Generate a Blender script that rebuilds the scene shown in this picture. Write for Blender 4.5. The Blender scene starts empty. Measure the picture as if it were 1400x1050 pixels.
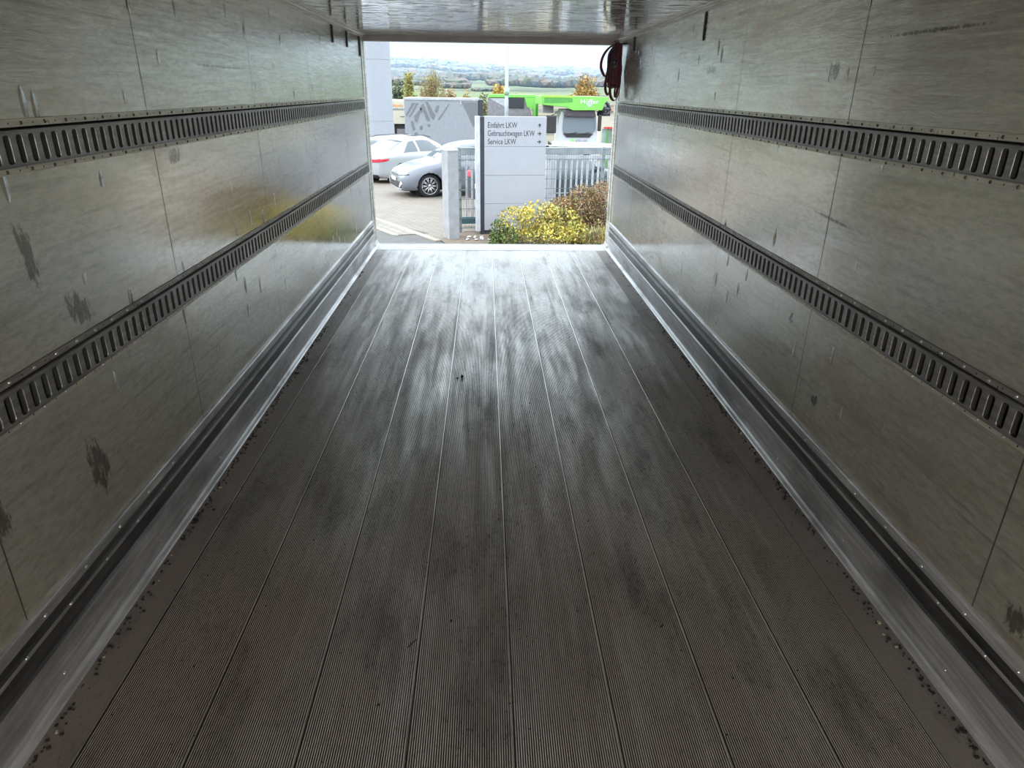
import bpy, math, random
import numpy as np
from mathutils import Vector, Matrix
from mathutils.bvhtree import BVHTree
PI = math.pi
S = bpy.context.scene
COL = S.collection

# ---------------------------------------------------------------- camera
cam_d = bpy.data.cameras.new('camera')
cam = bpy.data.objects.new('camera', cam_d)
COL.objects.link(cam)
S.camera = cam
cam_d.sensor_width = 36.0
cam_d.lens = 932.54 * 36.0 / 1400.0
cam_d.clip_start = 0.02
cam_d.clip_end = 9000
PITCH, YAW, ROLL = 0.4069, 0.0420, 0.0146
CAMLOC = Vector((-0.0686, 0.0, 1.5432))
fw = Vector((math.sin(YAW)*math.cos(PITCH), math.cos(YAW)*math.cos(PITCH), -math.sin(PITCH)))
ri = Vector((math.cos(YAW), -math.sin(YAW), 0))
up = ri.cross(fw)
r2 = math.cos(ROLL)*ri + math.sin(ROLL)*up
u2 = -math.sin(ROLL)*ri + math.cos(ROLL)*up
cam.matrix_world = Matrix(((r2.x, u2.x, -fw.x, CAMLOC.x), (r2.y, u2.y, -fw.y, CAMLOC.y), (r2.z, u2.z, -fw.z, CAMLOC.z), (0, 0, 0, 1)))

# ---------------------------------------------------------------- sky, sun, exposure
S.view_settings.view_transform = 'Standard'
S.view_settings.look = 'None'
S.view_settings.gamma = 1
S.view_settings.exposure = 0.0
world = bpy.data.worlds.new('sky')
S.world = world
world.use_nodes = True
wn, wl = world.node_tree.nodes, world.node_tree.links
wn.clear()
wo = wn.new('ShaderNodeOutputWorld')
wb = wn.new('ShaderNodeBackground')
tc = wn.new('ShaderNodeTexCoord')
sx = wn.new('ShaderNodeSeparateXYZ')
rmp = wn.new('ShaderNodeValToRGB')
wl.new(tc.outputs['Generated'], sx.inputs[0])
wl.new(sx.outputs['Z'], rmp.inputs[0])
rmp.color_ramp.elements[0].position = 0.0
rmp.color_ramp.elements[0].color = (0.80, 0.96, 1.0, 1)
rmp.color_ramp.elements[1].position = 0.7
rmp.color_ramp.elements[1].color = (0.80, 0.90, 1.0, 1)
wl.new(rmp.outputs[0], wb.inputs['Color'])
mr = wn.new('ShaderNodeMapRange')
wl.new(sx.outputs['Z'], mr.inputs['Value'])
mr.inputs['From Min'].default_value = 0.06
mr.inputs['From Max'].default_value = 0.40
mr.inputs['To Min'].default_value = 0.85
mr.inputs['To Max'].default_value = 5.3
wl.new(mr.outputs[0], wb.inputs['Strength'])
wl.new(wb.outputs[0], wo.inputs['Surface'])
sun_d = bpy.data.lights.new('sun', 'SUN')
sun_d.energy = 3.2
sun_d.angle = math.radians(3)
sun_d.color = (1.0, 0.95, 0.86)
sun = bpy.data.objects.new('sun', sun_d)
COL.objects.link(sun)
sdir = Vector((0.80, -0.10, -0.52)).normalized()
sun.rotation_euler = sdir.to_track_quat('-Z', 'Y').to_euler()

# ---------------------------------------------------------------- helpers
def tag(o, label=None, cat=None, group=None, kind=None):
    if label: o['label'] = label
    if cat: o['category'] = cat
    if group: o['group'] = group
    if kind: o['kind'] = kind
    return o

def empty(name, loc=(0, 0, 0), rz=0, label=None, cat=None, group=None):
    o = bpy.data.objects.new(name, None)
    COL.objects.link(o)
    o.location = loc
    o.rotation_euler = (0, 0, rz)
    o.empty_display_size = 0.1
    return tag(o, label, cat, group)

def link(name, me, parent=None):
    o = bpy.data.objects.new(name, me)
    COL.objects.link(o)
    if parent: o.parent = parent
    return o

def copy_tree(o, parent=None):
    c = o.copy()
    COL.objects.link(c)
    if parent: c.parent = parent
    for ch in list(o.children): copy_tree(ch, c)
    return c

class MB:
    def __init__(s): s.v = []; s.f = []; s.m = []
    def add(s, vs, fs, mi=0):
        n = len(s.v)
        s.v += [tuple(v) for v in vs]
        s.f += [tuple(i+n for i in f) for f in fs]
        s.m += [mi]*len(fs)
        return s
    def box(s, lo, hi, mi=0, M=None):
        x0, y0, z0 = lo; x1, y1, z1 = hi
        vs = [(x0,y0,z0),(x1,y0,z0),(x1,y1,z0),(x0,y1,z0),(x0,y0,z1),(x1,y0,z1),(x1,y1,z1),(x0,y1,z1)]
        if M: vs = [M @ Vector(v) for v in vs]
        return s.add(vs, [(0,3,2,1),(4,5,6,7),(0,1,5,4),(1,2,6,5),(2,3,7,6),(3,0,4,7)], mi)
    def quad(s, a, b, c, d, mi=0): return s.add([a,b,c,d], [(0,1,2,3)], mi)
    def tube(s, pts, r, n=8, mi=0, cap=True):
        pts = [Vector(p) for p in pts]
        rs = r if isinstance(r, (list, tuple)) else [r]*len(pts)
        vs = []; prev = None
        for i, p in enumerate(pts):
            t = (pts[min(i+1, len(pts)-1)] - pts[max(i-1, 0)]).normalized()
            if prev is None:
                a = Vector((0,0,1)) if abs(t.z) < 0.9 else Vector((1,0,0))
                u = t.cross(a).normalized()
            else:
                u = (prev - t*prev.dot(t)).normalized()
            prev = u
            w = t.cross(u)
            vs += [p + rs[i]*(math.cos(2*PI*k/n)*u + math.sin(2*PI*k/n)*w) for k in range(n)]
        fs = []
        for i in range(len(pts)-1):
            for k in range(n):
                fs.append((i*n+k, i*n+(k+1) % n, (i+1)*n+(k+1) % n, (i+1)*n+k))
        if cap:
            fs.append(tuple(range(n-1, -1, -1))); fs.append(tuple(range((len(pts)-1)*n, len(pts)*n)))
        return s.add(vs, fs, mi)
    def strip(s, prof, y0, y1, mi=0, mis=None):
        """profile [(x,z)...] swept along y"""
        n = len(prof)
        vs = [(x, y0, z) for x, z in prof] + [(x, y1, z) for x, z in prof]
        for i in range(n-1):
            s.add([vs[i], vs[i+1], vs[n+i+1], vs[n+i]], [(0,1,2,3)], mis[i] if mis else mi)
        return s
    def prism(s, outline, axis, t0, t1, mi=0):
        """outline 2D in the two other axes, extruded along axis 0/1/2"""
        def P(a, b, t):
            return (t, a, b) if axis == 0 else ((a, t, b) if axis == 1 else (a, b, t))
        n = len(outline)
        vs = [P(a, b, t0) for a, b in outline] + [P(a, b, t1) for a, b in outline]
        fs = [tuple(range(n)), tuple(range(2*n-1, n-1, -1))]
        fs += [(i, n+i, n+(i+1) % n, (i+1) % n) for i in range(n)]
        return s.add(vs, fs, mi)
    def mesh(s, name, mats, smooth=False):
        me = bpy.data.meshes.new(name)
        me.from_pydata(s.v, [], s.f)
        mats = mats if isinstance(mats, (list, tuple)) else [mats]
        for m in mats: me.materials.append(m)
        if len(mats) > 1: me.polygons.foreach_set('material_index', s.m)
        if smooth: me.polygons.foreach_set('use_smooth', [True]*len(me.polygons))
        me.update()
        return me
    def build(s, name, mats, parent=None, smooth=False, bevel=0, fix=False):
        me = s.mesh(name, mats, smooth)
        if fix:
            import bmesh
            b = bmesh.new(); b.from_mesh(me)
            bmesh.ops.remove_doubles(b, verts=b.verts, dist=1e-5)
            bmesh.ops.recalc_face_normals(b, faces=b.faces)
            b.to_mesh(me); b.free()
        o = link(name, me, parent)
        if bevel:
            md = o.modifiers.new('bevel', 'BEVEL'); md.width = bevel; md.segments = 2; md.limit_method = 'ANGLE'
        return o

# ---------------------------------------------------------------- materials
class NT:
    def __init__(s, name):
        s.mat = bpy.data.materials.new(name); s.mat.use_nodes = True
        s.n = s.mat.node_tree.nodes; s.l = s.mat.node_tree.links
        s.b = s.n['Principled BSDF']
        s.tc = s.n.new('ShaderNodeTexCoord')
    def put(s, inp, v):
        if hasattr(v, 'is_linked') or hasattr(v, 'links'): s.l.new(v, inp)
        else:
            if isinstance(v, (tuple, list)) and len(v) == 3 and inp.type == 'RGBA': v = (*v, 1)
            inp.default_value = v
    def map(s, scale=(1,1,1), loc=(0,0,0), rot=(0,0,0)):
        m = s.n.new('ShaderNodeMapping'); s.l.new(s.tc.outputs['Object'], m.inputs[0])
        m.inputs['Scale'].default_value = scale; m.inputs['Location'].default_value = loc; m.inputs['Rotation'].default_value = rot
        return m.outputs[0]
    def noise(s, scale=1, vec=None, detail=4, rough=0.5, dist=0.0):
        t = s.n.new('ShaderNodeTexNoise'); s.l.new(vec if vec else s.map(), t.inputs['Vector'])
        t.inputs['Scale'].default_value = scale; t.inputs['Detail'].default_value = detail
        t.inputs['Roughness'].default_value = rough; t.inputs['Distortion'].default_value = dist
        return t.outputs['Fac']
    def vor(s, scale=1, vec=None, feature='F1', out='Distance'):
        t = s.n.new('ShaderNodeTexVoronoi'); t.feature = feature; s.l.new(vec if vec else s.map(), t.inputs['Vector'])
        t.inputs['Scale'].default_value = scale
        return t.outputs[out]
    def ramp(s, fac, stops):
        r = s.n.new('ShaderNodeValToRGB'); s.put(r.inputs[0], fac)
        e = r.color_ramp.elements
        while len(e) < len(stops): e.new(0.5)
        for k, (p, c) in enumerate(stops):
            e[k].position = p
            e[k].color = (*c, 1) if isinstance(c, (tuple, list)) else (c, c, c, 1)
        return r.outputs[0]
    def mix(s, f, a, b, mode='MIX'):
        m = s.n.new('ShaderNodeMix'); m.data_type = 'RGBA'; m.blend_type = mode
        s.put(m.inputs[0], f); s.put(m.inputs[6], a); s.put(m.inputs[7], b)
        return m.outputs[2]
    def math(s, op, a, b=0.0, clamp=False):
        m = s.n.new('ShaderNodeMath'); m.operation = op; m.use_clamp = clamp
        s.put(m.inputs[0], a); s.put(m.inputs[1], b)
        return m.outputs[0]
    def bump(s, h, strength=0.3, dist=0.01, prev=None):
        b = s.n.new('ShaderNodeBump'); s.put(b.inputs['Height'], h)
        b.inputs['Strength'].default_value = strength; b.inputs['Distance'].default_value = dist
        if prev: s.l.new(prev, b.inputs['Normal'])
        return b.outputs[0]
    def set(s, **k):
        for a, v in k.items(): s.put(s.b.inputs[a.replace('_', ' ')], v)
        return s.mat

def simple(name, col, rough=0.5, metal=0.0, var=0.12, scale=6.0, bump=0.0, **kw):
    t = NT(name)
    nz = t.noise(scale, detail=3)
    c = t.mix(t.ramp(nz, [(0.35, 0.0), (0.65, 1.0)]), tuple(x*(1-var) for x in col), tuple(min(1, x*(1+var)) for x in col))
    t.set(Base_Color=c, Roughness=rough, Metallic=metal, **kw)
    if bump: t.set(Normal=t.bump(t.noise(scale*8), bump, 0.01))
    return t.mat

def wall_material():
    t = NT('wall_panel_grp')
    big = t.noise(1.3, t.map((1, 0.6, 1.0)), 5, 0.6)
    streak = t.noise(5.0, t.map((1, 0.5, 7.0)), 6, 0.65)
    fine = t.noise(160, None, 3, 0.6)
    base = t.mix(t.ramp(big, [(0.3, 0.0), (0.7, 1.0)]), (0.50, 0.485, 0.42), (0.60, 0.59, 0.525))
    base = t.mix(t.math('MULTIPLY', t.ramp(streak, [(0.50, 0.0), (0.68, 1.0)]), 0.42), base, (0.25, 0.23, 0.19))
    upz = t.n.new('ShaderNodeSeparateXYZ'); t.l.new(t.tc.outputs['Object'], upz.inputs[0])
    upm = t.math('MULTIPLY', t.math('SUBTRACT', upz.outputs['Z'], 1.42), 3.0, True)
    sm2 = t.ramp(t.noise(7.0, t.map((1, 0.35, 5.5), (4, 0, 8)), 7, 0.75, 0.5), [(0.42, 0.0), (0.60, 1.0)])
    base = t.mix(t.math('MULTIPLY', t.math('MULTIPLY', sm2, upm), 0.68), base, (0.24, 0.21, 0.175))
    # reddish brown stains in a band on the upper part, and faint ochre ones
    sx = t.n.new('ShaderNodeSeparateXYZ'); t.l.new(t.tc.outputs['Object'], sx.inputs[0])
    z = sx.outputs['Z']; y = sx.outputs['Y']
    red = t.ramp(t.noise(2.2, t.map((1, 0.8, 2.0), (3, 1, 0))), [(0.56, 0.0), (0.68, 1.0)])
    base = t.mix(t.math('MULTIPLY', red, 0.38), base, (0.36, 0.22, 0.15))
    och = t.ramp(t.noise(1.7, t.map((1, 1.0, 1.2), (7, 3, 2))), [(0.62, 0.0), (0.72, 1.0)])
    base = t.mix(t.math('MULTIPLY', och, 0.25), base, (0.42, 0.36, 0.18))
    lines = t.ramp(t.noise(30.0, t.map((1, 0.035, 1.6), (0, 2, 4)), 3, 0.7), [(0.655, 0.0), (0.70, 1.0)])
    base = t.mix(t.math('MULTIPLY', lines, 0.40), base, (0.20, 0.19, 0.16))
    grain = t.noise(45.0, t.map((1, 0.5, 1.6), (5, 2, 4)), 4, 0.7)
    base = t.mix(t.math('MULTIPLY', t.ramp(grain, [(0.35, 1.0), (0.58, 0.0)]), 0.42), base, (0.26, 0.25, 0.21))
    base = t.mix(t.math('MULTIPLY', t.ramp(fine, [(0.62, 0.0), (0.75, 1.0)]), 0.25), base, (0.62, 0.61, 0.56))
    # scuffs and scratches of their own shape
    for (sgn, cy, cz, ry, rz, rot) in SCUFFS:
        dy = t.math('SUBTRACT', y, cy); dz = t.math('SUBTRACT', z, cz)
        cr, sr = math.cos(rot), math.sin(rot)
        a = t.math('ADD', t.math('MULTIPLY', dy, cr), t.math('MULTIPLY', dz, sr))
        b = t.math('SUBTRACT', t.math('MULTIPLY', dz, cr), t.math('MULTIPLY', dy, sr))
        a = t.math('DIVIDE', a, ry); b = t.math('DIVIDE', b, rz)
        r = t.math('ADD', t.math('MULTIPLY', a, a), t.math('MULTIPLY', b, b))
        nn = t.noise(26, t.map((1, 2.0, 0.7), (cy*3, 0, cz)), 4, 0.7)
        m = t.math('SUBTRACT', t.math('ADD', 1.0, t.math('MULTIPLY', t.math('SUBTRACT', nn, 0.5), 5.0)), r)
        m = t.math('MULTIPLY', t.math('MULTIPLY', m, 1.6, True), t.math('LESS_THAN', r, 1.6))
        side = t.math('GREATER_THAN' if sgn > 0 else 'LESS_THAN', sx.outputs['X'], 0.0)
        base = t.mix(t.math('MULTIPLY', t.math('MULTIPLY', m, side), 0.75), base, (0.07, 0.065, 0.055))
    # dents: upright short ones in loose rows, plus horizontal smear texture higher up
    v1 = t.vor(3.6, t.map((1, 3.0, 1.0)), 'F1')
    dent = t.ramp(v1, [(0.0, 1.0), (0.16, 0.0)])
    rows = t.ramp(t.noise(1.6, t.map((1, 0.25, 2.2), (0, 5, 9))), [(0.44, 0.0), (0.52, 1.0)])
    dent = t.math('MULTIPLY', dent, rows)
    hi = t.ramp(z, [(0.0, 0.1), (0.70, 0.18), (0.78, 1.0)])
    zz = t.math('MULTIPLY', z, 0.5)
    hi = t.ramp(zz, [(0.2, 0.12), (0.62, 0.25), (0.74, 1.0)])
    smear = t.noise(9.0, t.map((1, 0.55, 5.0)), 7, 0.68, 0.6)
    n1 = t.bump(dent, 0.8, 0.012)
    n2 = t.bump(t.math('MULTIPLY', smear, hi), 0.5, 0.005, n1)
    n2 = t.bump(t.noise(2.2, t.map((1, 0.8, 0.7)), 2), 0.4, 0.008, n2)
    n3 = t.bump(fine, 0.06, 0.002, n2)
    rough = t.ramp(t.noise(4, t.map((1, 0.4, 4.0), (1, 1, 1)), 5, 0.6), [(0.3, 0.05), (0.7, 0.15)])
    t.set(Base_Color=base, Roughness=rough, Normal=n3, IOR=2.0, Metallic=0.48, Specular_IOR_Level=0.5)
    return t.mat

def ceiling_material():
    t = NT('ceiling_panel_grp')
    big = t.noise(1.8, t.map((1.5, 0.8, 1)), 5, 0.6)
    base = t.mix(t.ramp(big, [(0.3, 0.0), (0.7, 1.0)]), (0.50, 0.49, 0.44), (0.62, 0.61, 0.57))
    drops = t.ramp(t.noise(7, t.map((1.0, 3.0, 1)), 7, 0.7, 0.8), [(0.54, 0.0), (0.60, 1.0)])
    base = t.mix(t.math('MULTIPLY', drops, 0.7), base, (0.12, 0.10, 0.08))
    n1 = t.bump(t.noise(3.0, t.map((0.35, 3.0, 1)), 4, 0.55), 0.16, 0.012)
    n2 = t.bump(drops, 0.35, 0.004, n1)
    rough = t.mix(drops, (0.06, 0.06, 0.06), (0.4, 0.4, 0.4))
    t.set(Base_Color=base, Roughness=rough, Normal=n2, Metallic=0.4, IOR=2.1, Specular_IOR_Level=0.5)
    return t.mat

def floor_material(groove=False, edge=False):
    t = NT('floor_groove_dirt' if groove else ('floor_edge_dirt' if edge else 'floor_aluminium'))
    sx = t.n.new('ShaderNodeSeparateXYZ'); t.l.new(t.tc.outputs['Object'], sx.inputs[0])
    ax = t.math('ABSOLUTE', sx.outputs['X'])
    blot = t.noise(1.3, t.map((1.5, 0.45, 1)), 6, 0.6)
    strk = t.noise(5.0, t.map((3.4, 0.20, 1), (4, 4, 0)), 6, 0.72)
    spk = t.noise(95, t.map((1.0, 0.55, 1)), 3, 0.7)
    crumbs = t.ramp(t.noise(60, t.map((1.5, 0.6, 1), (2, 8, 0)), 4, 0.8), [(0.54, 0.0), (0.62, 1.0)])
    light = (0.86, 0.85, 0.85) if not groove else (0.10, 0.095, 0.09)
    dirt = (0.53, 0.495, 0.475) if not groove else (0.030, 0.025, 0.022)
    k = t.math('ADD', t.math('MULTIPLY', blot, 0.45), t.math('MULTIPLY', strk, 0.55))
    # trodden dirt, heavier along the sides; paler towards the door, daylight painted in
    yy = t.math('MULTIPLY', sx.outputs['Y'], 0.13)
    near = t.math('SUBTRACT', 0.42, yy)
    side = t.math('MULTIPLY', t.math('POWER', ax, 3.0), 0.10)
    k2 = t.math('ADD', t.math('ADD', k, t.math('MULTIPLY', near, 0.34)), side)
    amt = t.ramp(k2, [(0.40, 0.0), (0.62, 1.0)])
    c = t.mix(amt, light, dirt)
    red = t.ramp(t.noise(1.1, t.map((1.3, 0.6, 1), (9, 2, 0)), 4), [(0.48, 0.0), (0.66, 1.0)])
    c = t.mix(t.math('MULTIPLY', red, 0.35), c, (0.34, 0.22, 0.17) if not groove else (0.03, 0.015, 0.012))
    dk = t.ramp(t.noise(2.6, t.map((2.2, 0.6, 1), (6, 1, 3)), 6, 0.7), [(0.50, 0.0), (0.68, 1.0)])
    c = t.mix(t.math('MULTIPLY', dk, 0.62), c, (0.13, 0.115, 0.11) if not groove else (0.02, 0.018, 0.016))
    c = t.mix(t.math('MULTIPLY', crumbs, t.math('ADD', 0.30, t.math('MULTIPLY', dk, 0.5))), c, (0.03, 0.026, 0.022))
    c = t.mix(t.math('MULTIPLY', t.ramp(spk, [(0.6, 0.0), (0.7, 1.0)]), 0.5), c, (0.07, 0.06, 0.05))
    rough = t.ramp(k2, [(0.35, 0.30), (0.6, 0.62)])
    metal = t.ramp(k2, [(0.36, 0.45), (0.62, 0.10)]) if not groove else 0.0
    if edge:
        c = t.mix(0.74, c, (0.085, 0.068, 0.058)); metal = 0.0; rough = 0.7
    t.set(Base_Color=c, Roughness=rough, Metallic=metal, Normal=t.bump(spk, 0.25, 0.002))
    return t.mat

def alu_material(name, col, rough, scr=(1.0, 0.08, 1.0), metal=0.85, dirt=0.4, stretch=True, seed=0):
    t = NT(name)
    s1 = t.noise(22, t.map((1, 0.12, 3.0), (seed, 0, 0)), 5, 0.7)
    s2 = t.noise(3, t.map((1, 0.7, 2.0), (seed, 2, 0)), 5, 0.6)
    c = t.mix(t.ramp(s1, [(0.4, 0.0), (0.62, 1.0)]), tuple(x*0.72 for x in col), tuple(min(1, x*1.12) for x in col))
    c = t.mix(t.math('MULTIPLY', t.ramp(s2, [(0.48, 0.0), (0.66, 1.0)]), dirt), c, tuple(x*0.35 for x in col))
    r = t.ramp(s1, [(0.3, rough*0.75), (0.7, min(1, rough*1.3))])
    t.set(Base_Color=c, Roughness=r, Metallic=metal, Normal=t.bump(s1, 0.2, 0.004))
    return t.mat

SCUFFS = [(-1, 1.844, 0.485, 0.045, 0.10, 0.25), (-1, 1.775, 1.135, 0.03, 0.09, 0.1), (-1, 1.94, 0.945, 0.07, 0.04, -0.6),
          (-1, 1.425, 0.575, 0.04, 0.05, 0), (-1, 2.75, 1.30, 0.06, 0.03, 0), (1, 2.772, 1.625, 0.05, 0.035, 0), (1, 2.427, 0.424, 0.03, 0.025, 0),
          (1, 2.748, 0.665, 0.018, 0.03, 0), (1, 1.271, 0.355, 0.05, 0.04, 0), (1, 2.56, 1.11, 0.16, 0.006, 0.05),
          (1, 4.30, 1.66, 0.12, 0.02, 0), (1, 2.2, 1.72, 0.25, 0.006, 0.0), (-1, 3.4, 1.62, 0.3, 0.006, 0.0)]
M_wall = wall_material()
M_ceil = ceiling_material()
M_seam = simple('dark_joint_sealant', (0.05, 0.045, 0.04), 0.8)
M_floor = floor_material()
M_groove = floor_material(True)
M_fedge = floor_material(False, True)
M_joint = alu_material('plank_joint_aluminium', (0.62, 0.60, 0.57), 0.35, dirt=0.25)
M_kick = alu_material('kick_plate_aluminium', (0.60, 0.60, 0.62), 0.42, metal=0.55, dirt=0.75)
M_kickd = alu_material('kick_plate_shaded', (0.20, 0.195, 0.20), 0.42, dirt=0.5, seed=3)  # same metal darkened: shade of the downward-tilted bands painted into the colour
M_sill = alu_material('sill_aluminium', (0.34, 0.345, 0.365), 0.45, metal=0.5, dirt=0.3, seed=5)
M_railp = alu_material('rail_plate_steel', (0.30, 0.29, 0.285), 0.42, metal=0.6, dirt=0.5, seed=7)
M_flange = alu_material('rail_flange_metal', (0.62, 0.58, 0.49), 0.45, metal=0.5, dirt=0.35, seed=9)
M_flanged = alu_material('rail_flange_dull', (0.30, 0.28, 0.26), 0.45, metal=0.6, dirt=0.5, seed=10)
M_slotshade = simple('slot_shade', (0.05, 0.047, 0.045), 0.7)  # shade on the slots' inner walls, painted as near-black colour
M_rodd = simple('channel_rib', (0.13, 0.12, 0.12), 0.5, 0.3)
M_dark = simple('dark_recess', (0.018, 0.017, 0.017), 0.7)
M_rivet = simple('rivet_metal', (0.55, 0.54, 0.52), 0.3, 0.9)
M_rivetd = simple('rivet_dark', (0.10, 0.09, 0.08), 0.4, 0.6)
M_rubber = simple('black_rubber', (0.02, 0.02, 0.022), 0.6)
M_frame = alu_material('door_frame_aluminium', (0.55, 0.54, 0.50), 0.45, metal=0.5, dirt=0.3, seed=11)
M_header = simple('header_profile', (0.34, 0.30, 0.28), 0.5, 0.0)
M_cove = alu_material('cove_moulding', (0.68, 0.64, 0.58), 0.35, metal=0.3, dirt=0.4, seed=13)

HW = 1.24           # inner half width
ZC = 2.014          # ceiling
YD = 7.41           # door plane
YF = -2.20          # camera side end of the box
SEAMS = [0.2, 1.405, 2.59, 3.79, 5.02, 6.2]

# ---------------------------------------------------------------- walls
def wall(side):
    mb = MB()
    s = side
    rows = [(0.0, 0.748), (0.877, 1.333), (1.461, ZC)]
    ys = [YF] + SEAMS + [7.2]
    g = 0.0024
    for (z0, z1) in rows:
        for i in range(len(ys)-1):
            y0 = ys[i] + (g if i else 0); y1 = ys[i+1] - g
            a, b, c, d = (s*HW, y0, z0), (s*HW, y1, z0), (s*HW, y1, z1), (s*HW, y0, z1)
            mb.quad(*((a, b, c, d) if s < 0 else (d, c, b, a)))
        for y in ys[1:-1]:
            x = s*(HW+0.0004)
            a, b, c, d = (x, y-0.004, z0), (x, y+0.004, z0), (x, y+0.004, z1), (x, y-0.004, z1)
            mb.quad(*((a, b, c, d) if s < 0 else (d, c, b, a)), mi=1)
    # body of the wall behind the skin
    x0, x1 = (s*HW + s*0.022, s*(HW+0.07))
    mb.box((min(x0, x1), YF, -0.05), (max(x0, x1), YD, ZC+0.08))
    for (z0, z1) in rows:   # returns around the rail recess
        for z in (z0, z1):
            mb.quad((s*HW, YF, z), (s*HW, 7.2, z), (x0, 7.2, z), (x0, YF, z))
    return tag(mb.build('wall_left' if s < 0 else 'wall_right', [M_wall, M_seam]), kind='structure')
wall(-1); wall(1)

# ceiling
mb = MB()
cs = [YF, 0.2, 1.4, 2.6, 3.8, 5.02, 6.2, YD-0.07]
for i in range(len(cs)-1):
    mb.quad((-HW, cs[i]+0.0015, ZC), (-HW, cs[i+1]-0.0015, ZC), (HW, cs[i+1]-0.0015, ZC), (HW, cs[i]+0.0015, ZC))
mb.box((-HW-0.07, YF, ZC+0.004), (HW+0.07, YD, ZC+0.08), 1)
tag(mb.build('ceiling', [M_ceil, M_seam]), kind='structure')

# cove mouldings along the ceiling edges
for s, nm in ((-1, 'trim_1'), (1, 'trim_2')):
    mb = MB()
    pr = [(HW, ZC-0.030), (HW-0.006, ZC-0.029), (HW-0.007, ZC-0.018), (HW-0.004, ZC-0.016), (HW-0.016, ZC-0.006), (HW-0.019, ZC-0.008), (HW-0.032, ZC-0.006), (HW-0.033, ZC)]
    pr = [(s*x, z) for x, z in pr]
    mb.strip(pr, YF, YD-0.07)
    o = tag(mb.build(nm, M_cove), kind='structure')

# ---------------------------------------------------------------- floor
mb = MB()
P = 0.273; NR = 45; pitch = P/NR
YR = 7.12           # ridges end at the smooth sill
planks = [-4, -3, -2, -1, 0, 1, 2, 3]
prof = []; mis = []
def fadd(x, z, m):
    if prof: mis.append(m)
    prof.append((x, z))
XE = 1.093
fadd(-HW, 0.0, 3); fadd(-XE, 0.0, 3)
h = 0.0030
for p in planks:
    x0 = p*P
    for k in range(NR):
        a = x0 + k*pitch
        if a < -XE or a+pitch > XE: continue
        if k == 0:
            fadd(a-0.0018, 0.0, 0); fadd(a-0.0014, 0.0008, 2); fadd(a+0.0014, 0.0008, 2); fadd(a+0.0020, -h, 1)
            continue
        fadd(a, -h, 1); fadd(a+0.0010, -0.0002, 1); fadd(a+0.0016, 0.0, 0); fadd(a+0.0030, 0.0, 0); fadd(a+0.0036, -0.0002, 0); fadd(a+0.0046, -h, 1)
fadd(XE, 0.0, 1); fadd(HW, 0.0, 3)
# shift so that ridge tops are at z=0 ; material 1 on the groove bottoms
m2 = []
for i in range(len(prof)-1):
    zz = (prof[i][1], prof[i+1][1])
    m2.append(1 if (zz[0] < -0.002 and zz[1] < -0.002) else mis[i])
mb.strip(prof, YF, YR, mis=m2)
mb.box((-HW-0.07, YF, -0.16), (HW+0.07, YD, -0.02), 0)
mb.quad((-HW, YF, -0.004), (HW, YF, -0.004), (HW, YF, -0.02), (-HW, YF, -0.02))
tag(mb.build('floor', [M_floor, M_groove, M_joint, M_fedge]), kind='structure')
# sill plate at the door
mb = MB()
mb.strip([(-HW, 0.0012), (HW, 0.0012)], YR-0.01, YD)
mb.box((-HW, YD-0.012, -0.0), (HW, YD+0.008, 0.003))
mb.box((-HW-0.07, YD, -0.16), (HW+0.07, YD+0.012, 0.0))
tag(mb.build('trim_3', M_sill), kind='structure')

# ---------------------------------------------------------------- rivet mesh
def dome(r, h, n=8, axis=-1):
    """small domed rivet whose base is on x=0, pointing +x (axis 1) or -x"""
    mb = MB(); vs = []
    for (rr, hh) in ((1.0, 0.0), (0.85, 0.55), (0.45, 0.92)):
        vs += [(axis*h*hh, r*rr*math.cos(2*PI*k/n), r*rr*math.sin(2*PI*k/n)) for k in range(n)]
    vs.append((axis*h, 0, 0))
    fs = []
    for j in range(2):
        for k in range(n): fs.append((j*n+k, j*n+(k+1) % n, (j+1)*n+(k+1) % n, (j+1)*n+k))
    for k in range(n): fs.append((2*n+k, 2*n+(k+1) % n, 3*n))
    mb.add(vs, fs)
    return mb
RIV = {s: dome(0.0052, 0.004, 8, -s).mesh('rivet', M_rivet, True) for s in (-1, 1)}
RIVK = {s: dome(0.0056, 0.0045, 8, -s).mesh('rivet', M_rivet, True) for s in (-1, 1)}
RIVD = {s: dome(0.0052, 0.004, 8, -s).mesh('rivet', M_rivetd, True) for s in (-1, 1)}

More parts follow.
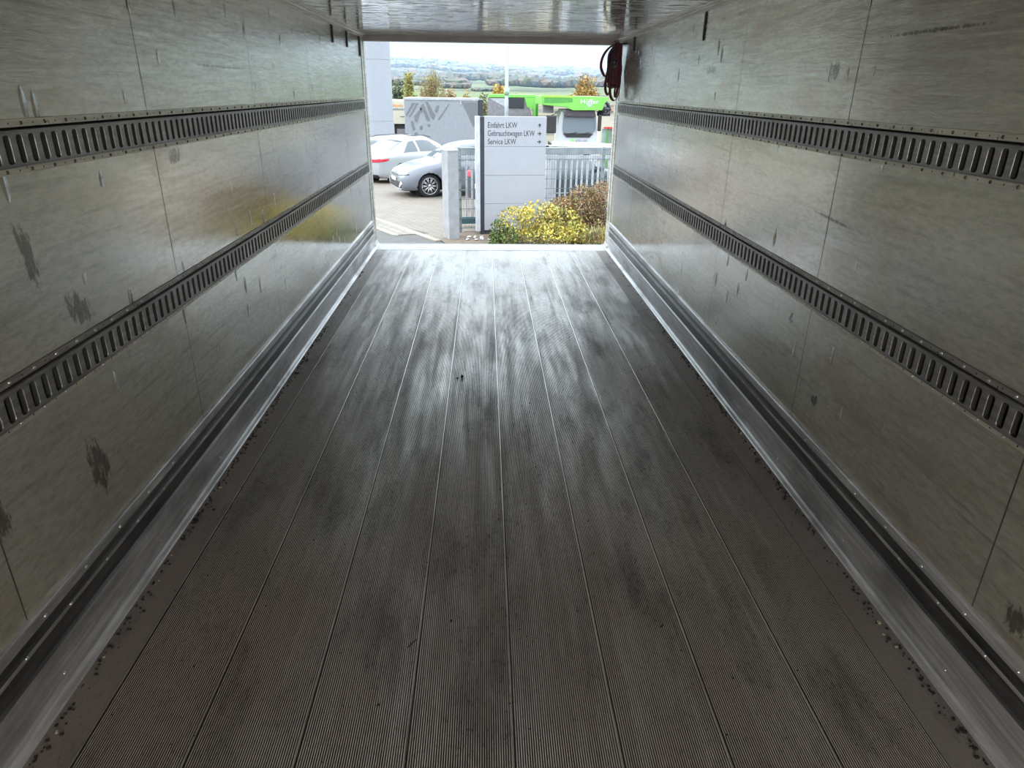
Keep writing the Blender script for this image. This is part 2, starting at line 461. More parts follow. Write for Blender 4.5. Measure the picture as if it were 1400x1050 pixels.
# ---------------------------------------------------------------- kick plates
for s in (-1, 1):
    mb = MB()
    pr = [(0.0, 0.282), (0.010, 0.281), (0.013, 0.277), (0.0135, 0.268), (0.0125, 0.266), (0.0125, 0.246), (0.005, 0.241), (0.004, 0.217), (0.0125, 0.214),
          (0.0125, 0.201), (0.005, 0.196), (0.004, 0.144), (0.0115, 0.138), (0.0120, 0.100), (0.0115, 0.060), (0.0105, 0.030), (0.0115, 0.016), (0.017, 0.008), (0.030, 0.0045), (0.034, 0.0005)]
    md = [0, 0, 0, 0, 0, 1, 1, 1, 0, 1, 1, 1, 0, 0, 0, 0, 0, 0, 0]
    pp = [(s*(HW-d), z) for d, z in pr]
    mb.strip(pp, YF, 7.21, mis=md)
    # plain end piece at the door frame
    mb.strip([(s*(HW-0.004), 0.282), (s*(HW-0.006), 0.05), (s*(HW-0.02), 0.012), (s*(HW-0.03), 0.002)], 7.21, YD, 0)
    o = tag(mb.build('baseboard_left' if s < 0 else 'baseboard_right', [M_kick, M_kickd]), kind='structure')
    yoff = 1.25 if s < 0 else 1.205
    k = 0
    while yoff + 0.2*k < 7.2:
        for (dz, dy, dd) in ((0.256, 0.0, 0.0125), (0.208, 0.1, 0.0125)):
            y = yoff + 0.2*k + dy
            if y > 7.15: continue
            r = link('rivet', RIVK[s], o); r.location = (s*(HW-dd), y, dz)
        if k % 3 == 1:
            r = link('rivet', RIVK[s], o); r.location = (s*(HW-0.0135), yoff+0.2*k, 0.055)
        k += 1

# ---------------------------------------------------------------- slotted lashing rails
def rounded_rect(cx, cz, w, h, r, n=3):
    pts = []
    for (sx_, sz_, a0) in ((1, 1, 0), (-1, 1, 90), (-1, -1, 180), (1, -1, 270)):
        for i in range(n+1):
            a = math.radians(a0 + 90*i/n)
            pts.append((cx + sx_*(w/2-r) + r*math.cos(a), cz + sz_*(h/2-r) + r*math.sin(a)))
    return pts

def rail(side, z0, z1, low, y0, label):
    s = side
    root = empty('lashing_rail', (s*HW, 0, z0), 0, label, 'lashing rail', 'slotted lashing rails along the box walls')
    H = z1 - z0
    def X(d): return -s*d      # d = distance inwards from the wall skin
    zt, zb = H - 0.0255, 0.0165    # slotted plate between these
    # slotted plate with real slots
    mb = MB()
    D0 = 0.009
    n0 = int((YD-0.2-YF)/0.05)
    ybeg = y0 - 0.05*round((y0-YF)/0.05-0.5)
    def cell(yc):
        hole = rounded_rect(yc, (zt+zb)/2 - 0.001, 0.0265, 0.068, 0.0085)
        n = len(hole)
        outer = []
        for (hy, hz) in hole:      # project to the cell's rectangle
            ty, tz = hy-yc, hz-(zt+zb)/2
            if abs(ty)/0.0132 * 0.034 > abs(tz) + 0.010:
                outer.append((yc + math.copysign(0.025, ty), (zt+zb)/2 + tz*1.0))
            else:
                outer.append((yc + ty*2.3 if abs(ty*2.3) < 0.025 else yc + math.copysign(0.025, ty), zt-0.004 if tz > 0 else zb+0.004))
        for k in range(n):
            outer[k] = (min(max(outer[k][0], yc-0.025), yc+0.025), min(max(outer[k][1], zb+0.004), zt-0.004))
        # corners
        for k in (1, 2): pass
        vs = [(X(D0), a, b) for a, b in outer] + [(X(D0), a, b) for a, b in hole] + [(X(D0-0.0015), yc+(a-yc)*0.93, b) for a, b in hole] + [(X(-0.006), yc+(a-yc)*0.93, b) for a, b in hole]
        fs = []
        for k in range(n):
            q = (k+1) % n
            fs.append((k, q, n+q, n+k)); fs.append((n+k, n+q, 2*n+q, 2*n+k)); fs.append((2*n+k, 2*n+q, 3*n+q, 3*n+k))
        if s > 0: fs = [tuple(reversed(f)) for f in fs]
        mb.add(vs, fs)
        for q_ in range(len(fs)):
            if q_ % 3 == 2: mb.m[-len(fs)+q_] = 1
    yc = ybeg
    while yc + 0.026 < 7.2:
        cell(yc); yc += 0.05
    yend = yc - 0.025
    ys_ = ybeg - 0.025
    # rolled edges of the plate
    mb.strip([(X(-0.004), zt+0.001), (X(D0-0.003), zt+0.001), (X(D0+0.001), zt-0.0005), (X(D0+0.001), zt-0.003), (X(D0), zt-0.004)], ys_, yend)
    mb.strip([(X(D0), zb+0.004), (X(D0+0.002), zb+0.003), (X(D0+0.002), zb+0.000), (X(D0-0.002), zb-0.001), (X(0.002), zb-0.001)], ys_, yend)
    mb.box((min(X(D0), X(0)), yend, zb), (max(X(D0), X(0)), 7.2, zt))
    # fill the corner gaps with a thin backing frame just under the face
    pl = mb.build('slotted_plate', [M_railp, M_slotshade], root, fix=True)
    # flanges
    for nm, (a, b), off in (('upper_flange', (H-0.0185, H-0.0005), 2.0 if s < 0 else 2.05), ('lower_flange', (0.0005, 0.0155), 1.86 if s < 0 else 1.93)):
        mb = MB()
        y = off - 0.25*math.ceil((off-YF)/0.25) + 0.25
        ya = YF
        ztic = a if nm == 'upper_flange' else b
        while True:
            yb = min(y - 0.003, 7.21)
            mb.box((min(X(0), X(0.0035)), ya, a), (max(X(0), X(0.0035)), yb, b))
            if yb >= 7.2: break
            # notch: flange narrower for 6 mm
            if nm == 'upper_flange': mb.box((min(X(0), X(0.0034)), yb, a+0.008), (max(X(0), X(0.0034)), y+0.003, b))
            else: mb.box((min(X(0), X(0.0034)), yb, a), (max(X(0), X(0.0034)), y+0.003, b-0.006))
            ya = y + 0.003
            y += 0.25
        mb.build(nm, M_flanged if (low and nm == 'upper_flange') else M_flange, root)
    # dark channel behind the plate, with a rod that shows through the slots
    mb = MB()
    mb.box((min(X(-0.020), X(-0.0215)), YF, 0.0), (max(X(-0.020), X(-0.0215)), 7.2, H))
    for y in np.arange(ys_, 7.15, 0.05):
        mb.box((min(X(-0.019), X(-0.010)), y+0.019, H/2-0.007), (max(X(-0.019), X(-0.010)), y+0.031, H/2+0.007), 1)
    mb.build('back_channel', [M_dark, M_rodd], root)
    # rivets, one every 10 cm in each flange, small holes between
    riv = RIV if low else RIVD
    holes = MB(); n = 0; rest = MB()
    for y in np.arange(1.182 if low else 1.18, 7.15, 0.10):
        for zc in (H-0.010, 0.008):
            n += 1
            if n <= 100:
                r = link('rivet', riv[s], root); r.location = (X(0.0035), y, zc)
            else:
                d = dome(0.0052, 0.004, 8, -s)
                rest.add([(v[0]+X(0.0035), v[1]+y, v[2]+zc) for v in d.v], d.f)
            holes.box((min(X(0.0036), X(0.003)), y+0.048, zc-0.0022), (max(X(0.0036), X(0.003)), y+0.0525, zc+0.0022))
    if rest.v: tag(rest.build('rivet_row', M_rivet if low else M_rivetd, root, True), kind='stuff')
    tag(holes.build('flange_hole', M_dark, root), kind='stuff')
    return root
rail(-1, 1.333, 1.461, False, 1.80, 'upper slotted steel lashing rail along the left wall, pale flanges')
rail(-1, 0.748, 0.877, True, 1.70, 'lower slotted steel lashing rail along the left wall, dark upper flange')
rail(1, 1.333, 1.461, False, 1.80, 'upper slotted steel lashing rail along the right wall, passing below the hanging straps')
rail(1, 0.748, 0.877, True, 1.70, 'lower slotted steel lashing rail along the right wall, ending beside the brown shrub')

# ---------------------------------------------------------------- door portal
for s, nm in ((-1, 'trim_4'), (1, 'trim_5')):
    mb = MB()
    mb.box((min(s*HW, s*(HW-0.004)), 7.2, 0.0), (max(s*HW, s*(HW-0.004)), 7.30, ZC))
    mb.box((min(s*(HW+0.07), s*(HW-0.006)), 7.32, -0.15), (max(s*(HW+0.07), s*(HW-0.006)), YD, ZC))
    mb.box((min(s*HW, s*(HW+0.004)), 7.30, 0.0), (max(s*HW, s*(HW+0.004)), 7.32, ZC), 1)
    tag(mb.build(nm, [M_frame, M_rubber], bevel=0.001), kind='structure')
mb = MB()
mb.prism([(YD-0.075, ZC+0.002), (YD-0.075, ZC-0.008), (YD-0.055, ZC-0.012), (YD-0.050, 1.960), (YD, 1.956), (YD, ZC+0.08), (YD-0.05, ZC+0.08)], 0, -HW-0.07, HW+0.07)
tag(mb.build('trim_6', M_header, fix=True), kind='structure')
# end wall behind the camera
mb = MB()
mb.box((-HW-0.07, YF-0.06, -0.16), (HW+0.07, YF, ZC+0.08))
wf = tag(mb.build('wall_front', M_wall), kind='structure')

# ---------------------------------------------------------------- fill lamps added on the unseen end wall to brighten the box
M_fill = NT('fill_glow'); M_fill.set(Base_Color=(0.8, 0.8, 0.8), Emission_Color=(1.0, 0.96, 0.90), Emission_Strength=60.0)
M_fill = M_fill.mat
M_fillh = simple('fill_housing', (0.6, 0.6, 0.6), 0.4)
def fill_lamp(x, lab):
    r = empty('added_fill_lamp', (x, YF, 1.10), 0, lab, 'lamp', 'added fill lamps on the front wall')
    mb = MB(); mb.box((-0.11, 0.0, -0.52), (0.11, 0.022, 0.52)); mb.build('housing', M_fillh, r, bevel=0.004)
    mb = MB(); mb.box((-0.09, 0.0225, -0.50), (0.09, 0.036, 0.50)); mb.build('fill_panel', M_fill, r, bevel=0.004)
fill_lamp(-0.75, 'upright added fill lamp on the left half of the front wall behind the camera')
fill_lamp(0.75, 'upright added fill lamp on the right half of the front wall behind the camera')

# ---------------------------------------------------------------- hanging straps
M_strap = simple('maroon_webbing', (0.16, 0.045, 0.055), 0.7, scale=40)
M_strapk = simple('black_webbing', (0.08, 0.045, 0.065), 0.7, scale=40)
def ribbon(mb, pts, w, th, axis=Vector((0, 1, 0)), twist=None, mi=0):
    pts = [Vector(p) for p in pts]
    # Catmull-Rom through the points
    q = [pts[0]] + pts + [pts[-1]]
    out = []
    for i in range(1, len(q)-2):
        for k in range(6):
            t = k/6
            a, b, c, d = q[i-1], q[i], q[i+1], q[i+2]
            out.append(0.5*((2*b)+(c-a)*t+(2*a-5*b+4*c-d)*t*t+(3*b-a-3*c+d)*t**3))
    out.append(pts[-1])
    vs = []
    n = len(out)
    for i, p in enumerate(out):
        t = (out[min(i+1, n-1)]-out[max(i-1, 0)]).normalized()
        a = axis.copy()
        if twist: a = Matrix.Rotation(twist*i/n, 3, t) @ a
        a = (a - t*a.dot(t)).normalized()
        nn = t.cross(a)
        vs += [p+a*w/2+nn*th/2, p-a*w/2+nn*th/2, p-a*w/2-nn*th/2, p+a*w/2-nn*th/2]
    fs = [(0,1,2,3), (4*n-1, 4*n-2, 4*n-3, 4*n-4)]
    for i in range(n-1):
        for k in range(4):
            fs.append((4*i+k, 4*i+4+k, 4*i+4+(k+1) % 4, 4*i+(k+1) % 4))
    mb.add(vs, fs, mi)
sb = empty('strap_bundle', (1.18, 7.05, 1.955), 0, 'bundle of dark maroon webbing straps hung from a hook high on the right wall', 'straps')
rnd = random.Random(5)
mb = MB(); mb.tube([(0.058, 0, 0.0), (0.0, 0, -0.005), (-0.03, 0, 0.0), (-0.04, 0, 0.02)], 0.006); mb.build('hook', M_rubber, sb, True)
loops = [
    ([(0.0, 0), (-0.09, -0.035), (-0.150, -0.11), (-0.165, -0.20), (-0.125, -0.275), (-0.085, -0.25), (-0.07, -0.12), (-0.01, -0.01)], 0.034, (0.62, 0.78, 0)),
    ([(-0.01, 0), (-0.085, -0.09), (-0.092, -0.22), (-0.105, -0.33), (-0.075, -0.24), (-0.03, -0.02)], 0.040, (0.9, 0.4, 0)),
    ([(0.0, 0), (-0.05, -0.14), (-0.065, -0.30), (-0.055, -0.44), (-0.015, -0.49), (0.022, -0.44), (0.032, -0.28), (0.015, -0.10), (0.0, 0)], 0.034, (0.65, 0.76, 0)),
    ([(0.0, 0), (-0.03, -0.10), (-0.035, -0.22), (-0.03, -0.36), (-0.02, -0.22), (0.0, -0.02)], 0.050, (1, 0.1, 0)),
    ([(0.005, 0), (-0.055, -0.12), (-0.07, -0.25), (-0.06, -0.33), (-0.05, -0.2), (0.0, -0.02)], 0.046, (1, -0.1, 0)),
    ([(0.01, 0), (0.01, -0.12), (0.012, -0.25), (0.01, -0.38), (0.02, -0.2), (0.01, -0.02)], 0.042, (1, 0.0, 0)),
    ([(0.0, 0.0), (-0.07, -0.16), (-0.098, -0.30), (-0.098, -0.40), (-0.070, -0.44), (-0.055, -0.36), (-0.04, -0.2), (0.01, 0.0)], 0.030, (0.7, 0.7, 0)),
    ([(0.0, 0), (0.02, -0.12), (0.035, -0.24), (0.015, -0.35), (-0.02, -0.24), (-0.005, -0.02)], 0.034, (0.95, 0.3, 0)),
    ([(-0.01, 0), (-0.05, -0.08), (-0.045, -0.20), (-0.07, -0.30), (-0.045, -0.37), (-0.01, -0.25), (-0.01, -0.05)], 0.036, (0.95, 0.3, 0)),
    ([(0.01, 0.0), (-0.01, -0.15), (0.005, -0.30), (-0.005, -0.42), (0.008, -0.46), (0.022, -0.36), (0.024, -0.15), (0.01, 0.0)], 0.026, (0.8, 0.6, 0)),
]
for i, (L, w_, ax_) in enumerate(loops):
    mb = MB()
    yo = (i-4.5)*0.010
    ribbon(mb, [(x, yo+0.010*math.sin(z*14+i), z) for x, z in L], w_, 0.004, Vector(ax_), twist=0.5*(-1)**i)
    mb.build('webbing_loop', M_strapk if i in (1, 4) else M_strap, sb, True)
mb = MB(); ribbon(mb, [(-0.085, -0.02, -0.365), (-0.06, -0.035, -0.378), (-0.02, -0.03, -0.37)], 0.02, 0.006, Vector((0, 0, 1))); mb.build('tie', M_strapk, sb)
mb = MB(); mb.box((-0.05, -0.045, -0.21), (-0.02, -0.015, -0.15)); mb.tube([(-0.045, -0.05, -0.2), (-0.03, -0.055, -0.17), (-0.02, -0.05, -0.14)], 0.006); mb.build('ratchet_buckle', simple('buckle_steel', (0.03, 0.035, 0.045), 0.4, 0.7), sb, bevel=0.003)

# black strips high on the walls near the door
for (s, y, z0, z1, lab) in ((-1, 5.90, 1.86, 1.984, 'black vertical strip high on the left wall, second nearest the camera'), (-1, 6.50, 1.86, 1.984, 'black vertical strip high on the left wall, between its two neighbours'),
                       (-1, 7.12, 1.815, 1.984, 'black vertical strip high on the left wall beside the door frame'), (1, 6.62, 1.87, 1.984, 'short black vertical strip high on the right wall beside the straps'),
                       (1, 4.52, 1.83, 1.984, 'thin black vertical strip high on the right wall, the one furthest from the straps')):
    mb = MB(); w = 0.020 if y > 5 else 0.010
    mb.box((min(s*HW, s*(HW-0.008)), y-w, z0), (max(s*HW, s*(HW-0.008)), y+w, z1)); mb.box((min(s*HW, s*(HW-0.010)), y-w*0.4, z0+0.01), (max(s*HW, s*(HW-0.010)), y+w*0.4, z1-0.01))
    o = mb.build('rubber_strip', M_rubber, bevel=0.002)
    tag(o, lab, 'strip', 'black strips high on the walls')

# crumbs and bits on the floor
def rock(name, loc, size, mat, seed, flat=0.6):
    r_ = random.Random(seed); import bmesh
    b = bmesh.new(); bmesh.ops.create_icosphere(b, subdivisions=2, radius=1)
    k = [Vector((r_.uniform(-1, 1), r_.uniform(-1, 1), r_.uniform(-1, 1))).normalized() for _ in range(5)]
    for v in b.verts:
        f = 1.0
        for q in k:
            d = v.co.dot(q)
            if d > 0.55: f *= 0.55/d
        v.co = Vector((v.co.x*size[0]*f, v.co.y*size[1]*f, v.co.z*size[2]*f*flat))
    zmin = min(v.co.z for v in b.verts)
    for v in b.verts: v.co.z -= zmin
    me = bpy.data.meshes.new(name); b.to_mesh(me); b.free(); me.materials.append(mat)
    o = link(name, me); o.location = loc; o.rotation_euler.z = r_.uniform(0, 6)
    return o
M_bit = simple('dark_debris', (0.02, 0.018, 0.016), 0.8)
M_bitl = simple('pale_debris', (0.40, 0.36, 0.30), 0.8)
tag(rock('debris_lump', (-0.205, 3.676, 0), (0.022, 0.014, 0.014), M_bit, 1), 'black lump lying on the floor in the middle of the box, largest of the crumbs', 'debris')
tag(rock('debris_lump', (-0.232, 3.66, 0), (0.010, 0.008, 0.008), M_bit, 2), 'tiny black crumb lying just left of the black lump', 'debris')
tag(rock('pebble', (-0.443, 2.063, 0), (0.010, 0.006, 0.007), M_bitl, 3), 'pale little pebble on the floor left of the middle plank joint', 'pebble')
tag(rock('debris_lump', (-0.179, 1.685, 0), (0.005, 0.005, 0.006), M_bit, 4), 'small dark crumb on the floor right of the dark twig', 'debris')
tag(rock('debris_lump', (0.483, 1.648, 0), (0.009, 0.005, 0.006), M_bit, 6), 'dark crumb on the right half of the floor near the camera', 'debris')
tag(rock('debris_lump', (-0.363, 1.369, 0), (0.006, 0.004, 0.005), M_bit, 7), 'dark crumb on the floor nearest the camera, left of centre', 'debris')
mb = MB(); mb.tube([(-0.305, 1.575, 0.003), (-0.293, 1.59, 0.005), (-0.278, 1.612, 0.003)], [0.0012, 0.0018, 0.001], 6); o = mb.build('twig', M_bit); tag(o, 'short dark twig lying across the floor grooves', 'twig')
mb = MB(); r_ = random.Random(8)
for i in range(700):
    sgn = r_.choice((-1, 1)); y = r_.uniform(1.1, 4.6) if r_.random() < 0.8 else r_.uniform(1.1, 7)
    x = sgn*(1.195 - abs(r_.gauss(0, 0.014))); q = r_.uniform(0.0015, 0.0045) if r_.random() < 0.9 else r_.uniform(0.004, 0.006)
    M_ = Matrix.Translation((x, y, q*0.3)) @ Matrix.Rotation(r_.uniform(0, 3), 4, 'Z')
    mb.box((-q, -q*0.7, -q*0.3), (q, q*0.7, q*0.7), 0 if r_.random() < 0.93 else 1, M_)
for i in range(300):
    x = r_.uniform(-1.15, 1.15); y = r_.uniform(1.1, 4.5); q = r_.uniform(0.001, 0.0026)
    M_ = Matrix.Translation((x, y, q*0.2)) @ Matrix.Rotation(r_.uniform(0, 3), 4, 'Z')
    mb.box((-q, -q*0.7, -q*0.3), (q, q*0.7, q*0.7), 0, M_)
tag(mb.build('dirt_crumbs', [M_bit, M_bitl]), 'fine crumbs of dirt scattered over the floor and along its edges', 'dirt', kind='stuff')

# ================================================================ OUTSIDE
G = -1.15
def gz(y):      # the yard falls gently away beyond the first parked car
    return G if y < 14 else (G - 0.02*(y-14) if y < 24 else (G - 0.2 - 0.07*(y-24) if y < 46 else G - 1.74))
# ---- ground
def brick_material(name, c1, c2, mort, sx_, sy_, rot=0.0, rough=0.8):
    t = NT(name)
    b = t.n.new('ShaderNodeTexBrick'); t.l.new(t.map((1, 1, 1), rot=(0, 0, rot)), b.inputs['Vector'])
    b.inputs['Scale'].default_value = 1.0; b.inputs['Brick Width'].default_value = sx_; b.inputs['Row Height'].default_value = sy_
    b.inputs['Mortar Size'].default_value = 0.012; b.inputs['Color1'].default_value = (*c1, 1); b.inputs['Color2'].default_value = (*c2, 1); b.inputs['Mortar'].default_value = (*mort, 1)
    n = t.noise(1.5, None, 5, 0.6)
    c = t.mix(t.math('MULTIPLY', t.ramp(n, [(0.4, 0.0), (0.7, 1.0)]), 0.4), b.outputs['Color'], tuple(x*0.6 for x in c2))
    t.set(Base_Color=c, Roughness=rough, Normal=t.bump(b.outputs['Fac'], -0.3, 0.01))
    return t.mat
M_pave = brick_material('yard_block_paving', (0.19, 0.16, 0.13), (0.155, 0.13, 0.105), (0.09, 0.078, 0.065), 0.22, 0.11, 0.35)
M_kerb = brick_material('kerb_stone', (0.25, 0.225, 0.185), (0.225, 0.20, 0.165), (0.13, 0.11, 0.09), 1.0, 2.0, 1.03)
M_kerb2 = brick_material('kerb_cobbles', (0.20, 0.175, 0.145), (0.165, 0.145, 0.12), (0.10, 0.085, 0.07), 0.3, 0.16, 1.03)
M_asph = simple('asphalt', (0.075, 0.072, 0.068), 0.9, scale=3, bump=0.2)
M_soil = simple('bed_soil', (0.12, 0.09, 0.065), 0.95, scale=9, bump=0.5)
mb = MB()
rows = [7.5, 14, 19, 24, 34, 46, 60]
for i in range(len(rows)-1):
    mb.quad((-40, rows[i], gz(rows[i])), (40, rows[i], gz(rows[i])), (40, rows[i+1], gz(rows[i+1])), (-40, rows[i+1], gz(rows[i+1])), 0 if rows[i] < 19 else 1)
tag(mb.build('ground', [M_asph, M_pave]), kind='structure')
A0, A1 = Vector((-2.50, 15.82, 0)), Vector((-0.97, 13.25, 0))
dA = (A1-A0).normalized(); nA = Vector((dA.y, -dA.x, 0))   # towards the camera side
if nA.y > 0: nA = -nA
mb = MB()
p0 = A0 - dA*3.6; p1 = A1 + dA*0.1
z1 = G+0.012
mb.add([(x, y, gz(y)+0.012) for x, y in ((p0.x, p0.y), (p1.x, p1.y), (-0.5, 13.6), (-0.5, 14.2), (6, 15.0), (8, 18.99))], [(0, 1, 2, 3), (0, 3, 4, 5)], 0)
tag(mb.build('ground_paving', [M_pave]), kind='structure')
mb = MB()
for (a, b, mi, hh) in ((0.0, 0.13, 0, 0.030), (0.13, 0.50, 1, 0.016), (0.50, 0.58, 0, 0.022)):
    q0, q1 = p0 + nA*a, p1 + nA*a; r0, r1 = p0 + nA*b, p1 + nA*b
    if a > 0.1: q1 = q1 - dA*(0.85); r1 = r1 - dA*(0.95)
    mb.add([(v.x, v.y, gz(v.y)+z) for z in (-0.05, hh) for v in (q0, q1, r1, r0)], [(4,5,6,7), (0,1,5,4), (1,2,6,5), (2,3,7,6), (3,0,4,7)], mi)
tag(mb.build('kerb', [M_kerb, M_kerb2], fix=True), kind='structure')
mb = MB()
mb.add([(-0.95, 13.28, G+0.02), (-0.6, 12.2, G+0.02), (5, 12.2, G+0.02), (5, 14.9, G+0.02), (-0.5, 14.1, G+0.02)], [(0, 1, 2, 3, 4)])
tag(mb.build('planting_bed', [M_soil]), kind='structure')

# ---- hills with fields
def field_material():
    t = NT('fields_and_woods')
    cell = t.n.new('ShaderNodeTexVoronoi'); t.l.new(t.map((1/210, 1/330, 0.0)), cell.inputs['Vector']); cell.inputs['Scale'].default_value = 1.0
    sep = t.n.new('ShaderNodeSeparateColor'); t.l.new(cell.outputs['Color'], sep.inputs[0])
    c = t.ramp(sep.outputs[0], [(0.0, (0.085, 0.14, 0.055)), (0.3, (0.11, 0.15, 0.065)), (0.5, (0.13, 0.14, 0.08)), (0.7, (0.17, 0.135, 0.10)), (1.0, (0.10, 0.155, 0.06))])
    w = t.noise(1.0, t.map((1/300, 1/260, 0.0), (2, 5, 0)), 5, 0.62, 0.4)
    c = t.mix(t.ramp(w, [(0.50, 0.0), (0.53, 1.0)]), c, (0.045, 0.055, 0.04))
    c = t.mix(t.math('MULTIPLY', t.noise(1.0, t.map((1/18, 1/30, 0.0)), 4), 0.5), c, (0.10, 0.11, 0.07))
    t.set(Base_Color=c, Roughness=0.95, Specular_IOR_Level=0.1)
    return t.mat
M_field = field_material()
def hz(az, r):
    """terrain height by azimuth (deg) and distance"""
    e_far = 1.62 + 0.50/(1+math.exp((az+1.5)/1.6)) + 0.05*math.sin(az*1.3) - 0.10*max(0, az-7)/3
    pts = [(56, -2.9), (90, -4.5), (200, -2.6), (320, -0.6), (600, 3.2 + 0.4*math.sin(az*0.9)), (800, 6.0 + 1.2*math.sin(az*0.7+1)), (1150, 11 + 3*math.sin(az*0.5+2)), (1700, 25 + 5*math.sin(az*0.8)), (2500, 1.5 + 2500*math.tan(math.radians(e_far-0.35))), (3400, 1.5 + 3400*math.tan(math.radians(e_far-0.12))), (3600, 1.5+3600*math.tan(math.radians(e_far-0.2))), (4200, 20)]
    for i in range(len(pts)-1):
        if r <= pts[i+1][0]:
            t = (r-pts[i][0])/(pts[i+1][0]-pts[i][0]); t = max(0, t); t = t*t*(3-2*t)*0.5 + t*0.5
            return pts[i][1]*(1-t) + pts[i+1][1]*t
    return pts[-1][1]
mb = MB()
rs = [56, 75, 100, 150, 200, 260, 320, 400, 500, 600, 700, 800, 950, 1150, 1400, 1700, 2000, 2300, 2500, 2750, 3000, 3200, 3400, 3500, 3600, 4200]
azs = [a*0.75 for a in range(-54, 55)]
vs = [(r*math.sin(math.radians(a)), r*math.cos(math.radians(a)), hz(a, r)) for r in rs for a in azs]
na = len(azs)
fs = [(i*na+j, i*na+j+1, (i+1)*na+j+1, (i+1)*na+j) for i in range(len(rs)-1) for j in range(na-1)]
mb.add(vs, fs)
tag(mb.build('hills', M_field, smooth=True), kind='structure')

# ---- foliage
def leaf_mesh(mb, blobs, n, size, rnd, aspect=0.6, mis=(0,), up=0.0, shell=0.55):
    for _ in range(n):
        c, r = blobs[rnd.randrange(len(blobs))]
        while True:
            d = Vector((rnd.uniform(-1, 1), rnd.uniform(-1, 1), rnd.uniform(-1, 1)))
            if 0.05 < d.length < 1: break
        d = d.normalized()*(shell + (1-shell)*rnd.random()**0.6)
        p = Vector((c[0]+d.x*r[0], c[1]+d.y*r[1], c[2]+d.z*r[2]))
        s_ = size*rnd.uniform(0.6, 1.35)
        u = Vector((rnd.gauss(0, 1), rnd.gauss(0, 1), rnd.gauss(0, 1)+up)).normalized()
        w = u.cross(Vector((rnd.gauss(0, 1), rnd.gauss(0, 1), rnd.gauss(0, 1)))).normalized()
        a = s_*aspect/2
        mb.add([p, p+u*s_*0.5+w*a, p+u*s_, p+u*s_*0.5-w*a], [(0, 1, 2, 3)], mis[rnd.randrange(len(mis))])
def leafmat(name, col, var=0.35):
    t = NT(name)
    oi = t.noise(3.0, None, 2)
    c = t.mix(t.ramp(oi, [(0.35, 0.0), (0.65, 1.0)]), tuple(x*(1-var) for x in col), tuple(min(1, x*(1+var)) for x in col))
    t.set(Base_Color=c, Roughness=0.6, Specular_IOR_Level=0.3)
    return t.mat
LM = {k: leafmat('leaf_'+k, c) for k, c in dict(yellow=(0.50, 0.39, 0.08), lime=(0.27, 0.28, 0.08), green=(0.10, 0.16, 0.045), dark=(0.05, 0.06, 0.028), brown=(0.17, 0.10, 0.055), rust=(0.30, 0.15, 0.07),
      ochre=(0.33, 0.22, 0.045), orange=(0.30, 0.17, 0.045), tan=(0.25, 0.18, 0.09), olive=(0.27, 0.25, 0.08), straw=(0.40, 0.33, 0.17), wood=(0.05, 0.06, 0.055)).items()}
M_twig = simple('twig_bark', (0.13, 0.09, 0.06), 0.9)
def shrub(name, base, blobs, n, size, mats, label, cat='shrub', seed=1, stems=26, aspect=0.6, h=0.5, leafname='foliage', group=None, up=0.3):
    rnd = random.Random(seed)
    r = empty(name, base, 0, label, cat, group)
    mb = MB()
    bl = [((c[0]-base[0], c[1]-base[1], c[2]-base[2]), q) for c, q in blobs]
    leaf_mesh(mb, bl, n, size, rnd, aspect, tuple(range(len(mats))), up)
    mb.build(leafname, [LM[m] for m in mats], r)
    mb = MB()
    for i in range(stems):
        c, q = bl[rnd.randrange(len(bl))]
        e = Vector((c[0]+rnd.uniform(-.8, .8)*q[0], c[1]+rnd.uniform(-.8, .8)*q[1], c[2]+rnd.uniform(0, .8)*q[2]))
        b0 = Vector((c[0]*0.8+rnd.uniform(-.1, .1), c[1]*0.8+rnd.uniform(-.1, .1), 0))
        mb.tube([b0, (b0+e)/2+Vector((rnd.uniform(-.05, .05), 0, 0.05)), e], [0.008*h*2, 0.006*h*2, 0.003*h*2], 5)
    mb.build('stems', M_twig, r)
    return r
Z0 = G+0.02
shrub('yellow_shrub', (0.95, 13.0, Z0), [((0.55, 13.0, -0.78), (0.42, 0.35, 0.34)), ((0.95, 13.05, -0.72), (0.45, 0.4, 0.36)), ((1.35, 13.05, -0.78), (0.42, 0.35, 0.33)), ((1.62, 12.95, -0.92), (0.26, 0.3, 0.2)), ((1.05, 12.75, -0.92), (0.5, 0.25, 0.2))],
      5200, 0.055, ('yellow', 'yellow', 'lime', 'yellow', 'olive'), 'bright yellow leafy shrub spreading in front of the grey sign', seed=3)
shrub('green_shrub', (0.22, 12.85, Z0), [((0.20, 12.85, -0.88), (0.17, 0.2, 0.22)), ((0.38, 12.75, -0.96), (0.2, 0.2, 0.16)), ((0.12, 12.8, -1.02), (0.12, 0.15, 0.12))],
      1500, 0.045, ('green', 'green', 'lime', 'dark'), 'low green shrub left of the yellow one, by the foot of the sign', seed=4)
shrub('brown_shrub', (2.0, 13.45, Z0), [((1.45, 13.4, -0.66), (0.38, 0.3, 0.34)), ((1.85, 13.45, -0.52), (0.42, 0.35, 0.42)), ((2.25, 13.5, -0.48), (0.42, 0.35, 0.46)), ((2.7, 13.5, -0.5), (0.4, 0.35, 0.45)), ((2.1, 13.2, -0.85), (0.6, 0.2, 0.3))],
      15000, 0.045, ('brown', 'rust', 'brown', 'olive', 'brown', 'tan'), 'tall brown and rust-coloured shrub in front of the white-barred gate', seed=5, stems=40, aspect=0.5, up=0.4)
